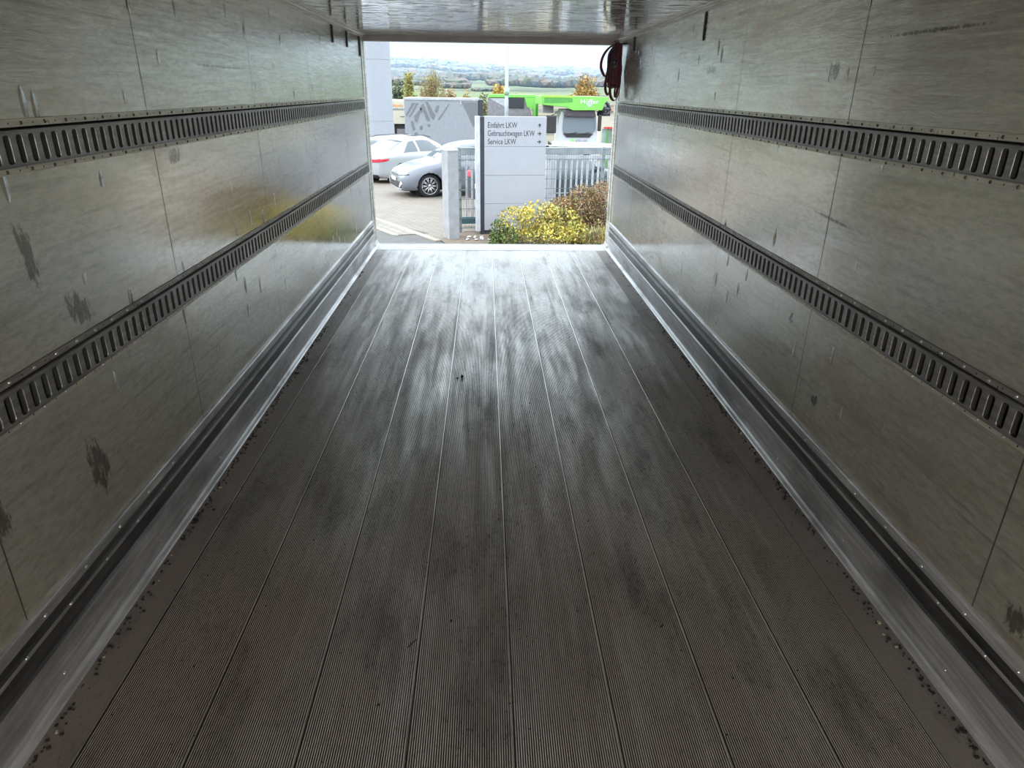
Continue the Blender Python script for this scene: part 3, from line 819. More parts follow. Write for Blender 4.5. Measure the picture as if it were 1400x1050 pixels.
shrub('dry_grass', (2.05, 12.8, Z0), [((1.95, 12.8, -1.0), (0.35, 0.2, 0.17)), ((2.35, 12.85, -0.95), (0.35, 0.2, 0.2))], 1600, 0.085, ('straw', 'olive', 'rust', 'lime'), 'straw-coloured dry grass below the brown shrub', 'grass', seed=6, aspect=0.14, stems=10, up=2.5)
shrub('twiggy_shrub', (0.85, 12.5, Z0), [((0.75, 12.5, -1.03), (0.24, 0.15, 0.14)), ((1.2, 12.5, -1.06), (0.3, 0.15, 0.12))], 900, 0.035, ('brown', 'dark', 'olive'), 'low dull brown twiggy plant in front of the yellow shrub', seed=7, aspect=0.4)

def stem_tree(name, x, y, z0, top, w, label, leafm, n, size, seed, nst=24, spread=0.5, group='autumn trees behind the trucks'):
    rnd = random.Random(seed)
    r = empty(name, (x, y, z0), 0, label, 'tree', group)
    H = top - z0
    mb = MB(); tips = []
    for i in range(nst):
        a = rnd.uniform(0, 2*PI); q = rnd.uniform(0.1, 1)*w/2
        ex, ey = q*math.cos(a), q*math.sin(a)
        hh = H*(1 - 0.35*(q/(w/2))**1.5)*rnd.uniform(0.8, 1.0)
        mb.tube([(0, 0, 0), (ex*0.35, ey*0.35, hh*0.4), (ex*0.8, ey*0.8, hh*0.75), (ex, ey, hh)], [0.09, 0.06, 0.035, 0.012], 5)
        for k in range(5):
            t = rnd.uniform(0.5, 0.95)
            b = Vector((ex*t, ey*t, hh*t)); e = b + Vector((rnd.uniform(-.3, .3)*w/2, rnd.uniform(-.3, .3)*w/2, H*0.12))
            mb.tube([b, e], [0.02, 0.008], 4); tips.append(e)
    mb.build('branches', M_twig2 if 'bare' in name else M_twig, r)
    if n:
        mb = MB(); leaf_mesh(mb, [((t.x, t.y, t.z), (w*spread*0.35, w*spread*0.35, H*0.07)) for t in tips], n, size, rnd, 0.7, tuple(range(len(leafm))), 0, 0.2)
        mb.build('foliage', [LM[m] for m in leafm], r)
    return r
M_twig2 = simple('pale_bark', (0.22, 0.17, 0.09), 0.9)
stem_tree('bare_tree', -4.35, 62, -2.9, 3.25, 2.7, 'nearly bare pale-stemmed tree rising behind the grey tarpaulin trailer', ('tan', 'olive'), 2600, 0.10, 11, 60)
stem_tree('conical_tree', -5.84, 57, -2.9, 2.58, 0.8, 'narrow yellow-green tree beside the pale bare tree', ('olive', 'lime', 'olive'), 4000, 0.14, 12, 22, 0.9)
stem_tree('yellow_tree', 1.28, 75, -3.5, 2.0, 1.5, 'rounded golden-yellow tree left of the tall pole', ('ochre', 'yellow', 'orange'), 5000, 0.2, 13, 24, 0.9)
stem_tree('orange_tree', 10.05, 75, -3.5, 2.9, 2.7, 'orange autumn tree above the green tipper body', ('orange', 'tan', 'ochre', 'orange'), 7000, 0.2, 14, 34, 0.7)
stem_tree('grey_tree', -7.4, 63, -2.9, 1.9, 1.9, 'dark grey-green tree beside the white column', ('dark', 'wood', 'green'), 1500, 0.16, 15, 14, 0.8)
for i, (x, y, t, w, m, lab) in enumerate([(-5.3, 66, 1.45, 1.3, ('rust', 'tan'), 'low reddish tree in the row behind the tarpaulin trailer, left of the bare tree'), (-3.2, 66, 1.75, 1.5, ('tan', 'rust', 'brown'), 'low brownish tree in the row just right of the bare tree'), (-1.75, 67, 1.35, 1.3, ('ochre', 'orange', 'tan'), 'low ochre tree in the row behind the trailer, right end'),
                                      (-0.2, 70, 1.2, 2.0, ('green', 'dark', 'olive'), 'low green tree behind the dark trailer post'), (3.3, 78, 1.35, 1.3, ('ochre', 'tan'), 'low ochre tree just right of the tall pole')]):
    stem_tree('low_tree', x, y, -2.9, t, w, lab, m, 1100, 0.17, 30+i, 12, 0.8)
# ---- woods and hedges far off, as clumps of crowns
def crowns(name, items, label, seed):
    import bmesh
    rnd = random.Random(seed)
    b = bmesh.new(); bmesh.ops.create_icosphere(b, subdivisions=1, radius=1)
    base_v = [v.co.copy() for v in b.verts]; base_f = [tuple(v.index for v in f.verts) for f in b.faces]; b.free()
    mb = MB()
    for (az, r, w, hh) in items:
        p = Vector((r*math.sin(math.radians(az)), r*math.cos(math.radians(az)), hz(az, r)))
        mb.add([p + Vector((v.x*w*(1+rnd.uniform(-.2, .2)), v.y*w, (v.z*0.5+0.4)*hh*(1+rnd.uniform(-.2, .2)))) for v in base_v], base_f, rnd.randrange(3))
    return tag(mb.build(name, [LM['wood'], LM['dark'], M_woodb]), label, 'woods', kind='stuff')
M_woodb = leafmat('leaf_far_brown', (0.085, 0.065, 0.045))
rnd = random.Random(9)
it = []
for k in range(420): it.append((rnd.uniform(-12, 3.5), rnd.uniform(1150, 1500), rnd.uniform(7, 13), rnd.uniform(9, 16)))
for k in range(460): it.append((rnd.uniform(0.5, 14), rnd.uniform(680, 800), rnd.uniform(5, 8), rnd.uniform(6.5, 10)))
crowns('wooded_belt', it, 'dark belt of woodland crossing the hillside beyond the fields', 1)
it = []
for k in range(260): it.append((rnd.uniform(-9, -1.5), rnd.uniform(620, 900), rnd.uniform(4, 8), rnd.uniform(4, 9)))
for k in range(60): it.append((rnd.uniform(-0.8, 1.0), 420+rnd.uniform(-6, 6), 2.5, 2.2))
for k in range(40): it.append((rnd.uniform(-3.2, -1.4), 520+rnd.uniform(-8, 8), 4, 4))
crowns('hedgerow', it, 'hedges and copses between the pale green fields', 2)
it = []
for k in range(900): it.append((rnd.uniform(-14, 14), rnd.choice((1750, 2200, 2700, 3350))+rnd.uniform(-90, 90), rnd.uniform(12, 24), rnd.uniform(8, 17)))
crowns('ridge_woods', it, 'faint woods along the distant ridge', 3)
# ---- thin autumn haze lying over the valley
hm = bpy.data.materials.new('haze'); hm.use_nodes = True
hn = hm.node_tree.nodes; hn.clear()
ho = hn.new('ShaderNodeOutputMaterial'); hv = hn.new('ShaderNodeVolumeScatter')
hv.inputs['Color'].default_value = (0.55, 0.75, 1.0, 1); hv.inputs['Density'].default_value = 0.00021
hm.node_tree.links.new(hv.outputs[0], ho.inputs['Volume'])
mb = MB(); mb.box((-1500, 150, -30), (1500, 3900, 135)); tag(mb.build('haze', hm), 'thin pale haze lying over the fields and hills', 'haze', kind='stuff')

# ---- gate post, fence, gate, sign
M_conc = simple('painted_post_white', (0.25, 0.25, 0.26), 0.6)
M_bar = simple('gate_bar_white', (0.42, 0.43, 0.45), 0.4)
M_teal = simple('teal_steel', (0.035, 0.09, 0.11), 0.5)
M_white = simple('white_coated_steel', (0.36, 0.37, 0.39), 0.45)
M_wire = simple('fence_wire', (0.14, 0.17, 0.17), 0.5, 0.3)
M_gal = simple('galvanised_steel', (0.28, 0.30, 0.31), 0.45, 0.5)
r = empty('gate_post', (-0.735, 13.48, G), math.radians(22), 'square pale grey gate post at the left end of the fence', 'post')
mb = MB(); mb.box((-0.105, -0.18, 0), (0.105, 0.18, 1.64)); mb.build('post_body', M_conc, r, bevel=0.006)
mb = MB(); mb.box((-0.112, -0.187, 1.64), (0.112, 0.187, 1.665)); mb.build('post_cap', M_white, r, bevel=0.003)
FA = math.radians(9)
r = empty('mesh_fence', (-0.60, 14.02, G), FA, 'grey double-rod mesh fence running from the gate post past the sign', 'fence')
mb = MB(); Lf = 3.35
for i in range(int(Lf/0.05)+1):
    x = i*0.05; mb.box((x-0.0022, -0.0028, 0.08), (x+0.0022, 0.0028, 1.63))
for k in range(9):
    z = 0.10 + k*0.19
    mb.box((0, -0.009, z-0.004), (Lf, -0.003, z+0.004)); mb.box((0, 0.003, z-0.004), (Lf, 0.009, z+0.004))
mb.build('mesh_panel', M_wire, r)
for x in (0.03, 1.35, 2.98):
    mb = MB(); mb.box((x-0.03, 0.012, 0), (x+0.03, 0.06, 1.66)); mb.box((x-0.012, -0.014, 1.5), (x+0.012, 0.012, 1.52)); mb.build('fence_post', M_gal, r, bevel=0.003)
r = empty('sliding_gate', (-0.62, 14.75, G), FA, 'sliding gate with white upright bars behind the mesh fence', 'gate')
mb = MB(); mb.box((0, -0.04, 0.06), (3.6, 0.04, 0.20)); mb.box((0, -0.04, 0.06), (0.05, 0.04, 1.46)); mb.build('gate_frame', M_teal, r, bevel=0.004)
mb = MB(); mb.box((0.05, -0.03, 1.36), (3.6, 0.03, 1.44)); mb.build('top_rail', M_white, r, bevel=0.004)
mb = MB(); mb.box((0.0, -0.035, 1.46), (3.6, 0.035, 1.60)); mb.build('top_beam', M_gal, r, bevel=0.004)
for i in range(29):
    x = 0.16 + i*0.119
    mb = MB(); mb.box((x-0.018, -0.02, 0.20), (x+0.018, 0.02, 1.36)); mb.build('gate_bar', M_bar, r)
mb = MB(); mb.box((1.9, -0.028, 0.66), (3.6, -0.02, 0.68)); mb.build('cross_rod', M_white, r)

M_panel = simple('sign_panel_grey', (0.33, 0.33, 0.36), 0.45, var=0.02)
M_sdark = simple('sign_dark_strip', (0.03, 0.032, 0.042), 0.4)
M_text = simple('sign_lettering', (0.035, 0.035, 0.042), 0.5)
def text_mesh(name, txt, width, height, depth, mat, parent, loc, rot=(PI/2, 0, 0), align='LEFT'):
    cu = bpy.data.curves.new(name, 'FONT'); cu.body = txt; cu.extrude = depth; cu.align_x = align; cu.size = 1.0
    o = bpy.data.objects.new(name, cu); COL.objects.link(o)
    bpy.context.view_layer.update()
    dg = bpy.context.evaluated_depsgraph_get()
    me = bpy.data.meshes.new_from_object(o.evaluated_get(dg))
    bpy.data.objects.remove(o)
    xs = [v.co.x for v in me.vertices]; ys = [v.co.y for v in me.vertices]
    w0 = max(xs)-min(xs)
    kx = width/w0 if width else height
    for v in me.vertices:
        v.co.x = (v.co.x - (min(xs) if align == 'LEFT' else 0))*kx; v.co.y *= height; 
    me.materials.clear(); me.materials.append(mat)
    o = link(name, me, parent); o.location = loc; o.rotation_euler = rot
    return o
r = empty('direction_sign', (-0.25, 13.80, G), math.radians(7), 'tall light grey direction sign reading Einfahrt LKW, Gebrauchtwagen LKW, Service LKW', 'sign')
mb = MB(); mb.box((0.0, 0, 0.08), (0.085, 0.14, 2.23)); mb.build('edge_profile', simple('sign_edge_white', (0.45, 0.45, 0.48), 0.4), r, bevel=0.004)
mb = MB(); mb.box((0.086, 0.004, 0.0), (0.165, 0.136, 2.228)); mb.build('dark_strip', M_sdark, r, bevel=0.004)
for (a, b) in ((0.10, 0.615), (0.620, 1.155), (1.160, 1.690), (1.695, 2.23)):
    mb = MB(); mb.box((0.166, 0.0, a), (1.37, 0.14, b)); mb.build('sign_panel', M_panel, r, bevel=0.002)
mb = MB(); mb.box((0.12, 0.02, 0.0), (1.3, 0.12, 0.10)); mb.build('plinth', M_sdark, r)
for txt, w, z in (('Einfahrt LKW', 0.565, 2.03), ('Gebrauchtwagen LKW', 0.905, 1.885), ('Service LKW', 0.545, 1.735)):
    text_mesh('lettering', txt, w, 0.145, 0.001, M_text, r, (0.235, -0.002, z))
def arrow(ang, cx, cz):
    mb = MB(); c, s_ = math.cos(ang), math.sin(ang)
    def P_(x, z): return (cx + x*c - z*s_, -0.004, cz + x*s_ + z*c)
    n = 0.036
    for poly in ([(-n, -0.008), (n*0.6, -0.008), (n*0.6, 0.008), (-n, 0.008)], [(0.038, 0), (0.006, 0.03), (-0.012, 0.03), (0.020, 0), (-0.012, -0.03), (0.006, -0.03)]):
        vs = [P_(x, z) for x, z in poly]; m = len(vs)
        mb.add(vs + [(v[0], v[1]+0.004, v[2]) for v in vs], [tuple(range(m))] + [(i, (i+1) % m, m+(i+1) % m, m+i) for i in range(m)])
    mb.build('arrow', M_text, r)
arrow(PI/2, 1.235, 2.075); arrow(0, 1.235, 1.93); arrow(0, 1.235, 1.78)
M_stone = simple('white_stone', (0.50, 0.48, 0.45), 0.8)
rnd = random.Random(21)
for i in range(14):
    o = rock('white_stone', (-0.40 + (i % 5)*0.14 + rnd.uniform(-.02, .02), 13.20 + (i//5)*0.14 + rnd.uniform(-.02, .02), G+0.02), (rnd.uniform(.03, .05), rnd.uniform(.03, .045), rnd.uniform(.03, .05)), M_stone, 50+i)
    tag(o, 'small white stone lying at the foot of the grey sign', 'stone', 'white stones at the foot of the sign')

# ---- pole, column, boom
r = empty('light_pole', (0.63, 24.0, gz(24)), 0, 'thin tall white pole rising behind the grey sign', 'pole')
mb = MB(); mb.tube([(0, 0, 0), (0, 0, 2.6), (0, 0, 2.62), (0, 0, 9)], [0.065, 0.065, 0.055, 0.05], 12); mb.build('shaft', M_gal, r, True)
mb = MB(); mb.tube([(0, 0, 2.75), (0, 0, 2.95)], [0.085, 0.085], 12); mb.build('collar', simple('pale_green_collar', (0.30, 0.45, 0.30), 0.5), r, True)
mb = MB(); mb.box((-0.14, -0.14, 0), (0.14, 0.14, 0.03)); mb.build('base_plate', M_gal, r)
M_clad = simple('white_cladding', (0.30, 0.31, 0.345), 0.4, var=0.02)
r = empty('round_column', (-4.75, 32.0, gz(32.0)), 0, 'thick round white column behind the parked white cars', 'column')
for (a, b) in ((0, 2.15), (2.15, 4.55), (4.55, 9)):
    mb = MB(); n = 40; R_ = 0.69
    vs = [(R_*math.cos(2*PI*k/n), R_*math.sin(2*PI*k/n), z) for z in (a, b-0.008) for k in range(n)]
    mb.add(vs, [(k, (k+1) % n, n+(k+1) % n, n+k) for k in range(n)])
    mb.build('column_section', M_clad, r, True)
r = empty('barrier_boom', (1.38, 16.2, G), math.radians(8), 'pale yellow-white barrier boom lying level above the fence', 'barrier')
mb = MB(); mb.box((0.0, -0.04, 1.54), (3.6, 0.04, 1.65), 0, Matrix.Rotation(math.radians(2.2), 4, 'Y')); mb.build('boom_arm', simple('boom_white', (0.55, 0.55, 0.45), 0.5), r, bevel=0.01)
mb = MB(); mb.box((-0.05, 0.05, 0.0), (0.20, 0.3, 1.55)); mb.build('barrier_cabinet', M_white, r, bevel=0.01)
mb = MB(); mb.box((-0.16, -0.05, 1.46), (-0.02, 0.05, 1.56)); mb.build('counterweight', M_rubber, r, bevel=0.01)

# ---------------------------------------------------------------- cars
def paint(name, col, rough=0.25, metal=0.0):
    t = NT(name); t.set(Base_Color=col, Roughness=rough, Metallic=metal, Coat_Weight=0.25, Coat_Roughness=0.08); return t.mat
M_glass = paint('car_glass', (0.045, 0.06, 0.065), 0.05)
M_tyre = simple('tyre_rubber', (0.02, 0.02, 0.022), 0.8)
M_rim = simple('alloy_rim', (0.45, 0.43, 0.44), 0.3, 0.8)
M_blackp = simple('black_plastic', (0.02, 0.02, 0.022), 0.45)
M_red = simple('tail_lamp_red', (0.55, 0.02, 0.04), 0.2)
M_lens = simple('headlamp_lens', (0.55, 0.58, 0.62), 0.1, 0.3)
M_plate = simple('number_plate', (0.6, 0.6, 0.6), 0.4)
def catmull(P, t):
    i = int(math.floor(t)); i = max(0, min(len(P)-2, i)); f = t-i
    a, b, c, d = P[max(i-1, 0)], P[i], P[i+1], P[min(i+2, len(P)-1)]
    return [0.5*((2*b_)+(c_-a_)*f+(2*a_-5*b_+4*c_-d_)*f*f+(3*b_-a_-3*c_+d_)*f**3) for a_, b_, c_, d_ in zip(a, b, c, d)]
def section(st):
    x, zb, zm, zt, ws, wm, wt = st
    return [(x, 0, zb), (x, ws*0.80, zb), (x, ws*0.985, zb+0.09), (x, ws+0.012, zb+(zm-zb)*0.55), (x, wm, zm), (x, wt, zt-0.035), (x, wt*0.62, zt-0.004), (x, 0, zt+0.012)]
def wheel(parent, x, y, r=0.325, w=0.21, seed=0):
    s_ = 1 if y > 0 else -1
    root = MB(); n = 28
    prof_ = [(r*0.70, 0.0), (r*0.74, w*0.02), (r*0.96, w*0.06), (r, w*0.2), (r, w*0.8), (r*0.94, w), (r*0.6, w)]
    vs = [(q*math.cos(2*PI*k/n), -s_*d, q*math.sin(2*PI*k/n)) for q, d in prof_ for k in range(n)]
    fs = [(j*n+k, j*n+(k+1) % n, (j+1)*n+(k+1) % n, (j+1)*n+k) for j in range(len(prof_)-1) for k in range(n)]
    root.add(vs, fs)
    # dark well inside the rim
    vs = [(r*0.70*math.cos(2*PI*k/n), -s_*0.06, r*0.70*math.sin(2*PI*k/n)) for k in range(n)]
    root.add(vs, [tuple(range(n))])
    o = root.build('wheel', M_tyre, parent, True); o.location = (x, y, r)
    m = MB()
    m.tube([(r*0.69*math.cos(2*PI*k/n), -s_*0.005, r*0.69*math.sin(2*PI*k/n)) for k in range(n+1)], 0.012, 6)
    for k in range(10):
        a = 2*PI*k/10
        for da in (-0.10, 0.10):
            m.tube([(r*0.12*math.cos(a), -s_*0.005, r*0.12*math.sin(a)), (r*0.67*math.cos(a+da), s_*0.002, r*0.67*math.sin(a+da))], [0.012, 0.009], 5)
    m.tube([(0, s_*0.004, 0), (0, -s_*0.03, 0)], [0.05, 0.06], 12)
    m.build('rim', M_rim, o, True)
    return o
def car(name, loc, heading, stations, pmat, label, wheels, glass, trim=None):
    """glass: dict(side=[(x0,x1)...], ws=(x0,x1), rw=(x0,x1))"""
    root = empty(name, loc, math.radians(heading), label, 'car')
    P = [sum(([*p] for p in section(s_)), []) for s_ in stations]
    nu, nv = 170, 56
    NS = len(P)
    grid = []
    for i in range(nu+1):
        # parametrise evenly in x
        row = catmull(P, (NS-1)*i/nu)
        pts = [row[3*k:3*k+3] for k in range(8)]
        grid.append([catmull(pts, 7*j/nv) for j in range(nv+1)])
    V = {}; body = MB(); parts = {}
    allv = []; allf = []
    for side in (1, -1):
        base = len(allv)
        allv += [(p[0], side*p[1], p[2]) for row in grid for p in row]
        for i in range(nu):
            for j in range(nv):
                f = (base+i*(nv+1)+j, base+(i+1)*(nv+1)+j, base+(i+1)*(nv+1)+j+1, base+i*(nv+1)+j+1)
                if side < 0: f = tuple(reversed(f))
                allf.append(f)
    # end caps
    for i in (0, nu):
        base = [i*(nv+1)+j for j in range(nv+1)]; off = (nu+1)*(nv+1)
        for j in range(nv):
            f = (base[j], base[j+1], off+base[j+1], off+base[j])
            allf.append(f if i == 0 else tuple(reversed(f)))
    bv = BVHTree.FromPolygons([Vector(v) for v in allv], allf)
    used = {}
    for idx, f in enumerate(allf):
        c = sum((Vector(allv[k]) for k in f), Vector())/4
        k = 'body'
        if idx < 2*nu*nv:
            j = (idx % (nu*nv)) % nv; v = 7*(j+0.5)/nv; sd = 'L' if c.y > 0 else 'R'
            if 4.10 < v < 4.90:
                for n_, (a, b, sa, sb_) in enumerate(glass['side']):
                    tt = (v-4.1)/0.8
                    if a + sa*tt < c.x < b - sb_*tt: k = 'side_window'+sd+str(n_)
            if v > 5.08:
                if glass['ws'][0] < c.x < glass['ws'][1]: k = 'windscreen'
                if glass['rw'][0] < c.x < glass['rw'][1]: k = 'rear_window'
            if any(math.hypot(c.x-wx, c.z-0.325) < 0.375 for wx in wheels) and abs(c.y) > 0.55: continue
        used.setdefault(k, []).append(f)
    for k, fl in used.items():
        remap = {}; m = MB()
        for f in fl:
            for q in f:
                if q not in remap: remap[q] = len(m.v); m.v.append(allv[q])
            m.f.append(tuple(remap[q] for q in f)); m.m.append(0)
        m.build('body' if k == 'body' else (k[:11] if k.startswith('side_window') else k), pmat if k == 'body' else M_glass, root, True)
    for wx in wheels:
        for s_ in (1, -1):
            yw = [p for p in [s_*0.80]][0]
            wheel(root, wx, s_*0.79)
            m = MB(); n = 20
            m.tube([(wx+0.378*math.cos(PI*k/n), s_*0.868, 0.325+0.378*math.sin(PI*k/n)) for k in range(n+1)], 0.014, 5)
            m.build('arch_trim', pmat, root, True)
            m = MB(); m.tube([(wx, s_*0.55, 0.33), (wx, s_*0.56, 0.33)], 0.40, 20); m.build('wheel_well', M_blackp, root)
    def patch(nm, corners, d, mat, n=6, off=0.006):
        d = Vector(d).normalized(); m = MB(); vs = []
        for a in range(n+1):
            for b in range(n+1):
                u, v = a/n, b/n
                p = (1-u)*(1-v)*Vector(corners[0]) + u*(1-v)*Vector(corners[1]) + u*v*Vector(corners[2]) + (1-u)*v*Vector(corners[3])
                h = bv.ray_cast(p - d*1.5, d)
                vs.append((h[0] - d*off) if h[0] is not None else p)
        m.add(vs, [(a*(n+1)+b, (a+1)*(n+1)+b, (a+1)*(n+1)+b+1, a*(n+1)+b+1) for a in range(n) for b in range(n)])
        o = m.build(nm, mat, root, True)
        sm = o.modifiers.new('thick', 'SOLIDIFY'); sm.thickness = 0.006; sm.offset = 0
        return o
    return root, patch
hatch = [(-2.13, 0.42, 0.72, 0.86, 0.66, 0.66, 0.50), (-2.09, 0.30, 0.82, 0.98, 0.78, 0.78, 0.58), (-1.98, 0.24, 0.90, 1.16, 0.84, 0.84, 0.60), (-1.80, 0.21, 0.93, 1.36, 0.86, 0.855, 0.58), (-1.50, 0.20, 0.94, 1.41, 0.875, 0.865, 0.58),
         (-0.9, 0.20, 0.94, 1.44, 0.885, 0.87, 0.585), (-0.2, 0.20, 0.93, 1.435, 0.89, 0.87, 0.59), (0.35, 0.20, 0.92, 1.36, 0.89, 0.865, 0.60), (0.75, 0.20, 0.91, 1.20, 0.89, 0.86, 0.64), (1.08, 0.20, 0.89, 1.00, 0.885, 0.85, 0.68),
         (1.45, 0.20, 0.83, 0.93, 0.88, 0.83, 0.66), (1.80, 0.20, 0.74, 0.83, 0.85, 0.79, 0.60), (2.02, 0.20, 0.62, 0.72, 0.77, 0.72, 0.52), (2.11, 0.24, 0.52, 0.62, 0.66, 0.62, 0.45), (2.13, 0.30, 0.46, 0.54, 0.56, 0.54, 0.40)]
hg = dict(side=[(-1.55, -0.72, 0.35, 0.02), (-0.68, 0.18, 0.02, 0.02), (0.22, 0.88, 0.02, 0.50)], ws=(0.20, 1.02), rw=(-2.0, -1.62))
sedan = [(-2.30, 0.42, 0.78, 0.90, 0.66, 0.64, 0.48), (-2.25, 0.30, 0.88, 0.99, 0.78, 0.76, 0.56), (-2.10, 0.24, 0.92, 1.03, 0.83, 0.82, 0.60), (-1.75, 0.21, 0.94, 1.06, 0.86, 0.85, 0.62), (-1.35, 0.20, 0.95, 1.20, 0.875, 0.86, 0.58),
         (-0.9, 0.20, 0.95, 1.36, 0.885, 0.865, 0.56), (-0.35, 0.20, 0.94, 1.42, 0.89, 0.865, 0.56), (0.15, 0.20, 0.93, 1.38, 0.89, 0.86, 0.57), (0.60, 0.20, 0.91, 1.20, 0.89, 0.855, 0.62), (1.00, 0.20, 0.89, 1.00, 0.885, 0.85, 0.67),
         (1.45, 0.20, 0.83, 0.93, 0.88, 0.83, 0.66), (1.85, 0.20, 0.75, 0.84, 0.85, 0.79, 0.60), (2.15, 0.20, 0.64, 0.74, 0.77, 0.72, 0.52), (2.27, 0.26, 0.54, 0.62, 0.64, 0.60, 0.42), (2.29, 0.32, 0.46, 0.54, 0.54, 0.52, 0.38)]
sg = dict(side=[(-1.30, -0.55, 0.50, 0.02), (-0.50, 0.72, 0.02, 0.55)], ws=(0.10, 0.95), rw=(-1.60, -0.98))
wagon = [(-2.35, 0.42, 0.80, 0.92, 0.66, 0.68, 0.52), (-2.31, 0.30, 0.88, 1.04, 0.80, 0.80, 0.58), (-2.18, 0.24, 0.93, 1.26, 0.85, 0.84, 0.58), (-2.0, 0.21, 0.95, 1.42, 0.87, 0.86, 0.58)] + [(x, 0.20, 0.95, z, 0.885, 0.87, 0.58) for x, z in ((-1.5, 1.48), (-0.8, 1.50), (-0.1, 1.49))] + hatch[7:]
wg = dict(side=[(-2.0, -1.35, 0.2, 0.02), (-1.3, -0.72, 0.02, 0.02), (-0.68, 0.18, 0.02, 0.02), (0.22, 0.88, 0.02, 0.50)], ws=(0.20, 1.02), rw=(-2.22, -1.98))

P_silver = paint('silver_blue_paint', (0.15, 0.156, 0.18), 0.3, 0.2)
P_white = paint('white_paint', (0.30, 0.31, 0.32), 0.25)
P_grey = paint('dark_grey_paint', (0.075, 0.085, 0.10), 0.3, 0.3)
P_blue = paint('dark_blue_grey_paint', (0.022, 0.032, 0.045), 0.35, 0.0)

def fit_front(patch):
    F = (-1, 0, 0)
    patch('lower_grille', [(3, -0.66, 0.28), (3, 0.66, 0.28), (3, 0.60, 0.46), (3, -0.60, 0.46)], F, M_blackp, 10, 0.008)
    for s_ in (-1, 1):
        patch('headlamp', [(3, s_*0.40, 0.615), (3, s_*0.76, 0.655), (3, s_*0.74, 0.70), (3, s_*0.40, 0.67)], F, M_lens, 8, 0.008)
        patch('headlamp_surround', [(3, s_*0.36, 0.60), (3, s_*0.80, 0.635), (3, s_*0.80, 0.66), (3, s_*0.36, 0.612)], F, M_blackp, 8, 0.007)
        patch('intake_blade', [(3, s_*0.58, 0.275), (3, s_*0.74, 0.40), (3, s_*0.68, 0.47), (3, s_*0.52, 0.30)], F, M_lens, 6, 0.012)
    patch('upper_grille', [(3, -0.38, 0.60), (3, 0.38, 0.60), (3, 0.38, 0.635), (3, -0.38, 0.635)], F, M_blackp, 8, 0.008)
    patch('bumper_lip', [(3, -0.66, 0.245), (3, 0.66, 0.245), (3, 0.66, 0.27), (3, -0.66, 0.27)], F, M_lens, 10, 0.012)
    patch('number_plate', [(3, -0.26, 0.44), (3, 0.26, 0.44), (3, 0.26, 0.54), (3, -0.26, 0.54)], F, M_plate, 4, 0.02)
    patch('badge', [(3, -0.05, 0.645), (3, 0.05, 0.645), (3, 0.05, 0.72), (3, -0.05, 0.72)], F, M_lens, 4, 0.012)
def mirror(root, x, s_, mat):
    m = MB(); m.box((x-0.06, s_*0.93-0.09, 0.94), (x+0.06, s_*0.93+0.09, 1.07)); o = m.build('wing_mirror', mat, root, bevel=0.03)
root, patch = car('hatchback_car', (-0.65, 21.0, gz(20.8)), 200, hatch, P_silver, 'silver-grey hatchback with dark alloy wheels, nose pointing towards the open box', (1.32, -1.31), hg)
fit_front(patch)
for s_ in (-1, 1):
    mirror(root, 0.72, s_, P_silver)
    patch('door_seam', [(0.80, s_*3, 0.35), (0.815, s_*3, 0.35), (0.80, s_*3, 0.9), (0.785, s_*3, 0.9)], (0, -s_, 0), M_blackp, 4, 0.003)
root, patch = car('white_sedan', (-2.6, 25.3, gz(24.8)), 50, sedan, P_white, 'white saloon car with a red tail lamp, parked behind the silver hatchback', (1.40, -1.40), sg)
for s_ in (-1, 1):
    patch('tail_lamp', [(-3, s_*0.42, 0.74), (-3, s_*0.80, 0.76), (-3, s_*0.80, 0.86), (-3, s_*0.42, 0.83)], (1, 0, 0), M_red, 8, 0.010)
    patch('tail_lamp', [(-2.28, s_*3, 0.76), (-1.95, s_*3, 0.80), (-1.92, s_*3, 0.86), (-2.25, s_*3, 0.85)], (0, -s_, 0), M_red, 6, 0.008)
    mirror(root, 0.62, s_, P_white)
patch('bumper_underside', [(-3, -0.70, 0.26), (-3, 0.70, 0.26), (-3, 0.70, 0.36), (-3, -0.70, 0.36)], (1, 0, 0), M_blackp, 8, 0.008)
patch('number_plate', [(-3, -0.26, 0.55), (-3, 0.26, 0.55), (-3, 0.26, 0.66), (-3, -0.26, 0.66)], (1, 0, 0), M_plate, 4, 0.01)
root, patch = car('white_estate_car', (-2.9, 29.0, gz(28.4)), 48, wagon, P_white, 'white estate car with roof rails, furthest of the three pale cars', (1.35, -1.45), wg)
for s_ in (-1, 1):
    m = MB(); m.tube([(-1.8, s_*0.52, 1.46), (-1.5, s_*0.54, 1.52), (0.0, s_*0.54, 1.53), (0.35, s_*0.55, 1.44)], 0.016, 6); m.build('roof_rail', M_blackp, root, True)
    patch('tail_lamp', [(-3, s_*0.45, 0.80), (-3, s_*0.82, 0.80), (-3, s_*0.82, 0.92), (-3, s_*0.45, 0.92)], (1, 0, 0), M_red, 6, 0.010)
    mirror(root, 0.72, s_, P_white)
root, patch = car('dark_hatchback_car', (1.66, 18.1, gz(18.1)), 30, hatch, P_blue, 'dark blue-grey car behind the fence and sign, one red tail lamp showing', (1.32, -1.31), hg)
for s_ in (-1, 1):
    patch('tail_lamp', [(-3, s_*0.42, 0.80), (-3, s_*0.82, 0.80), (-3, s_*0.82, 0.96), (-3, s_*0.42, 0.94)], (1, 0, 0), M_red, 8, 0.012)
    mirror(root, 0.72, s_, P_blue)
patch('number_plate', [(-3, -0.26, 0.55), (-3, 0.26, 0.55), (-3, 0.26, 0.66), (-3, -0.26, 0.66)], (1, 0, 0), M_plate, 4, 0.01)

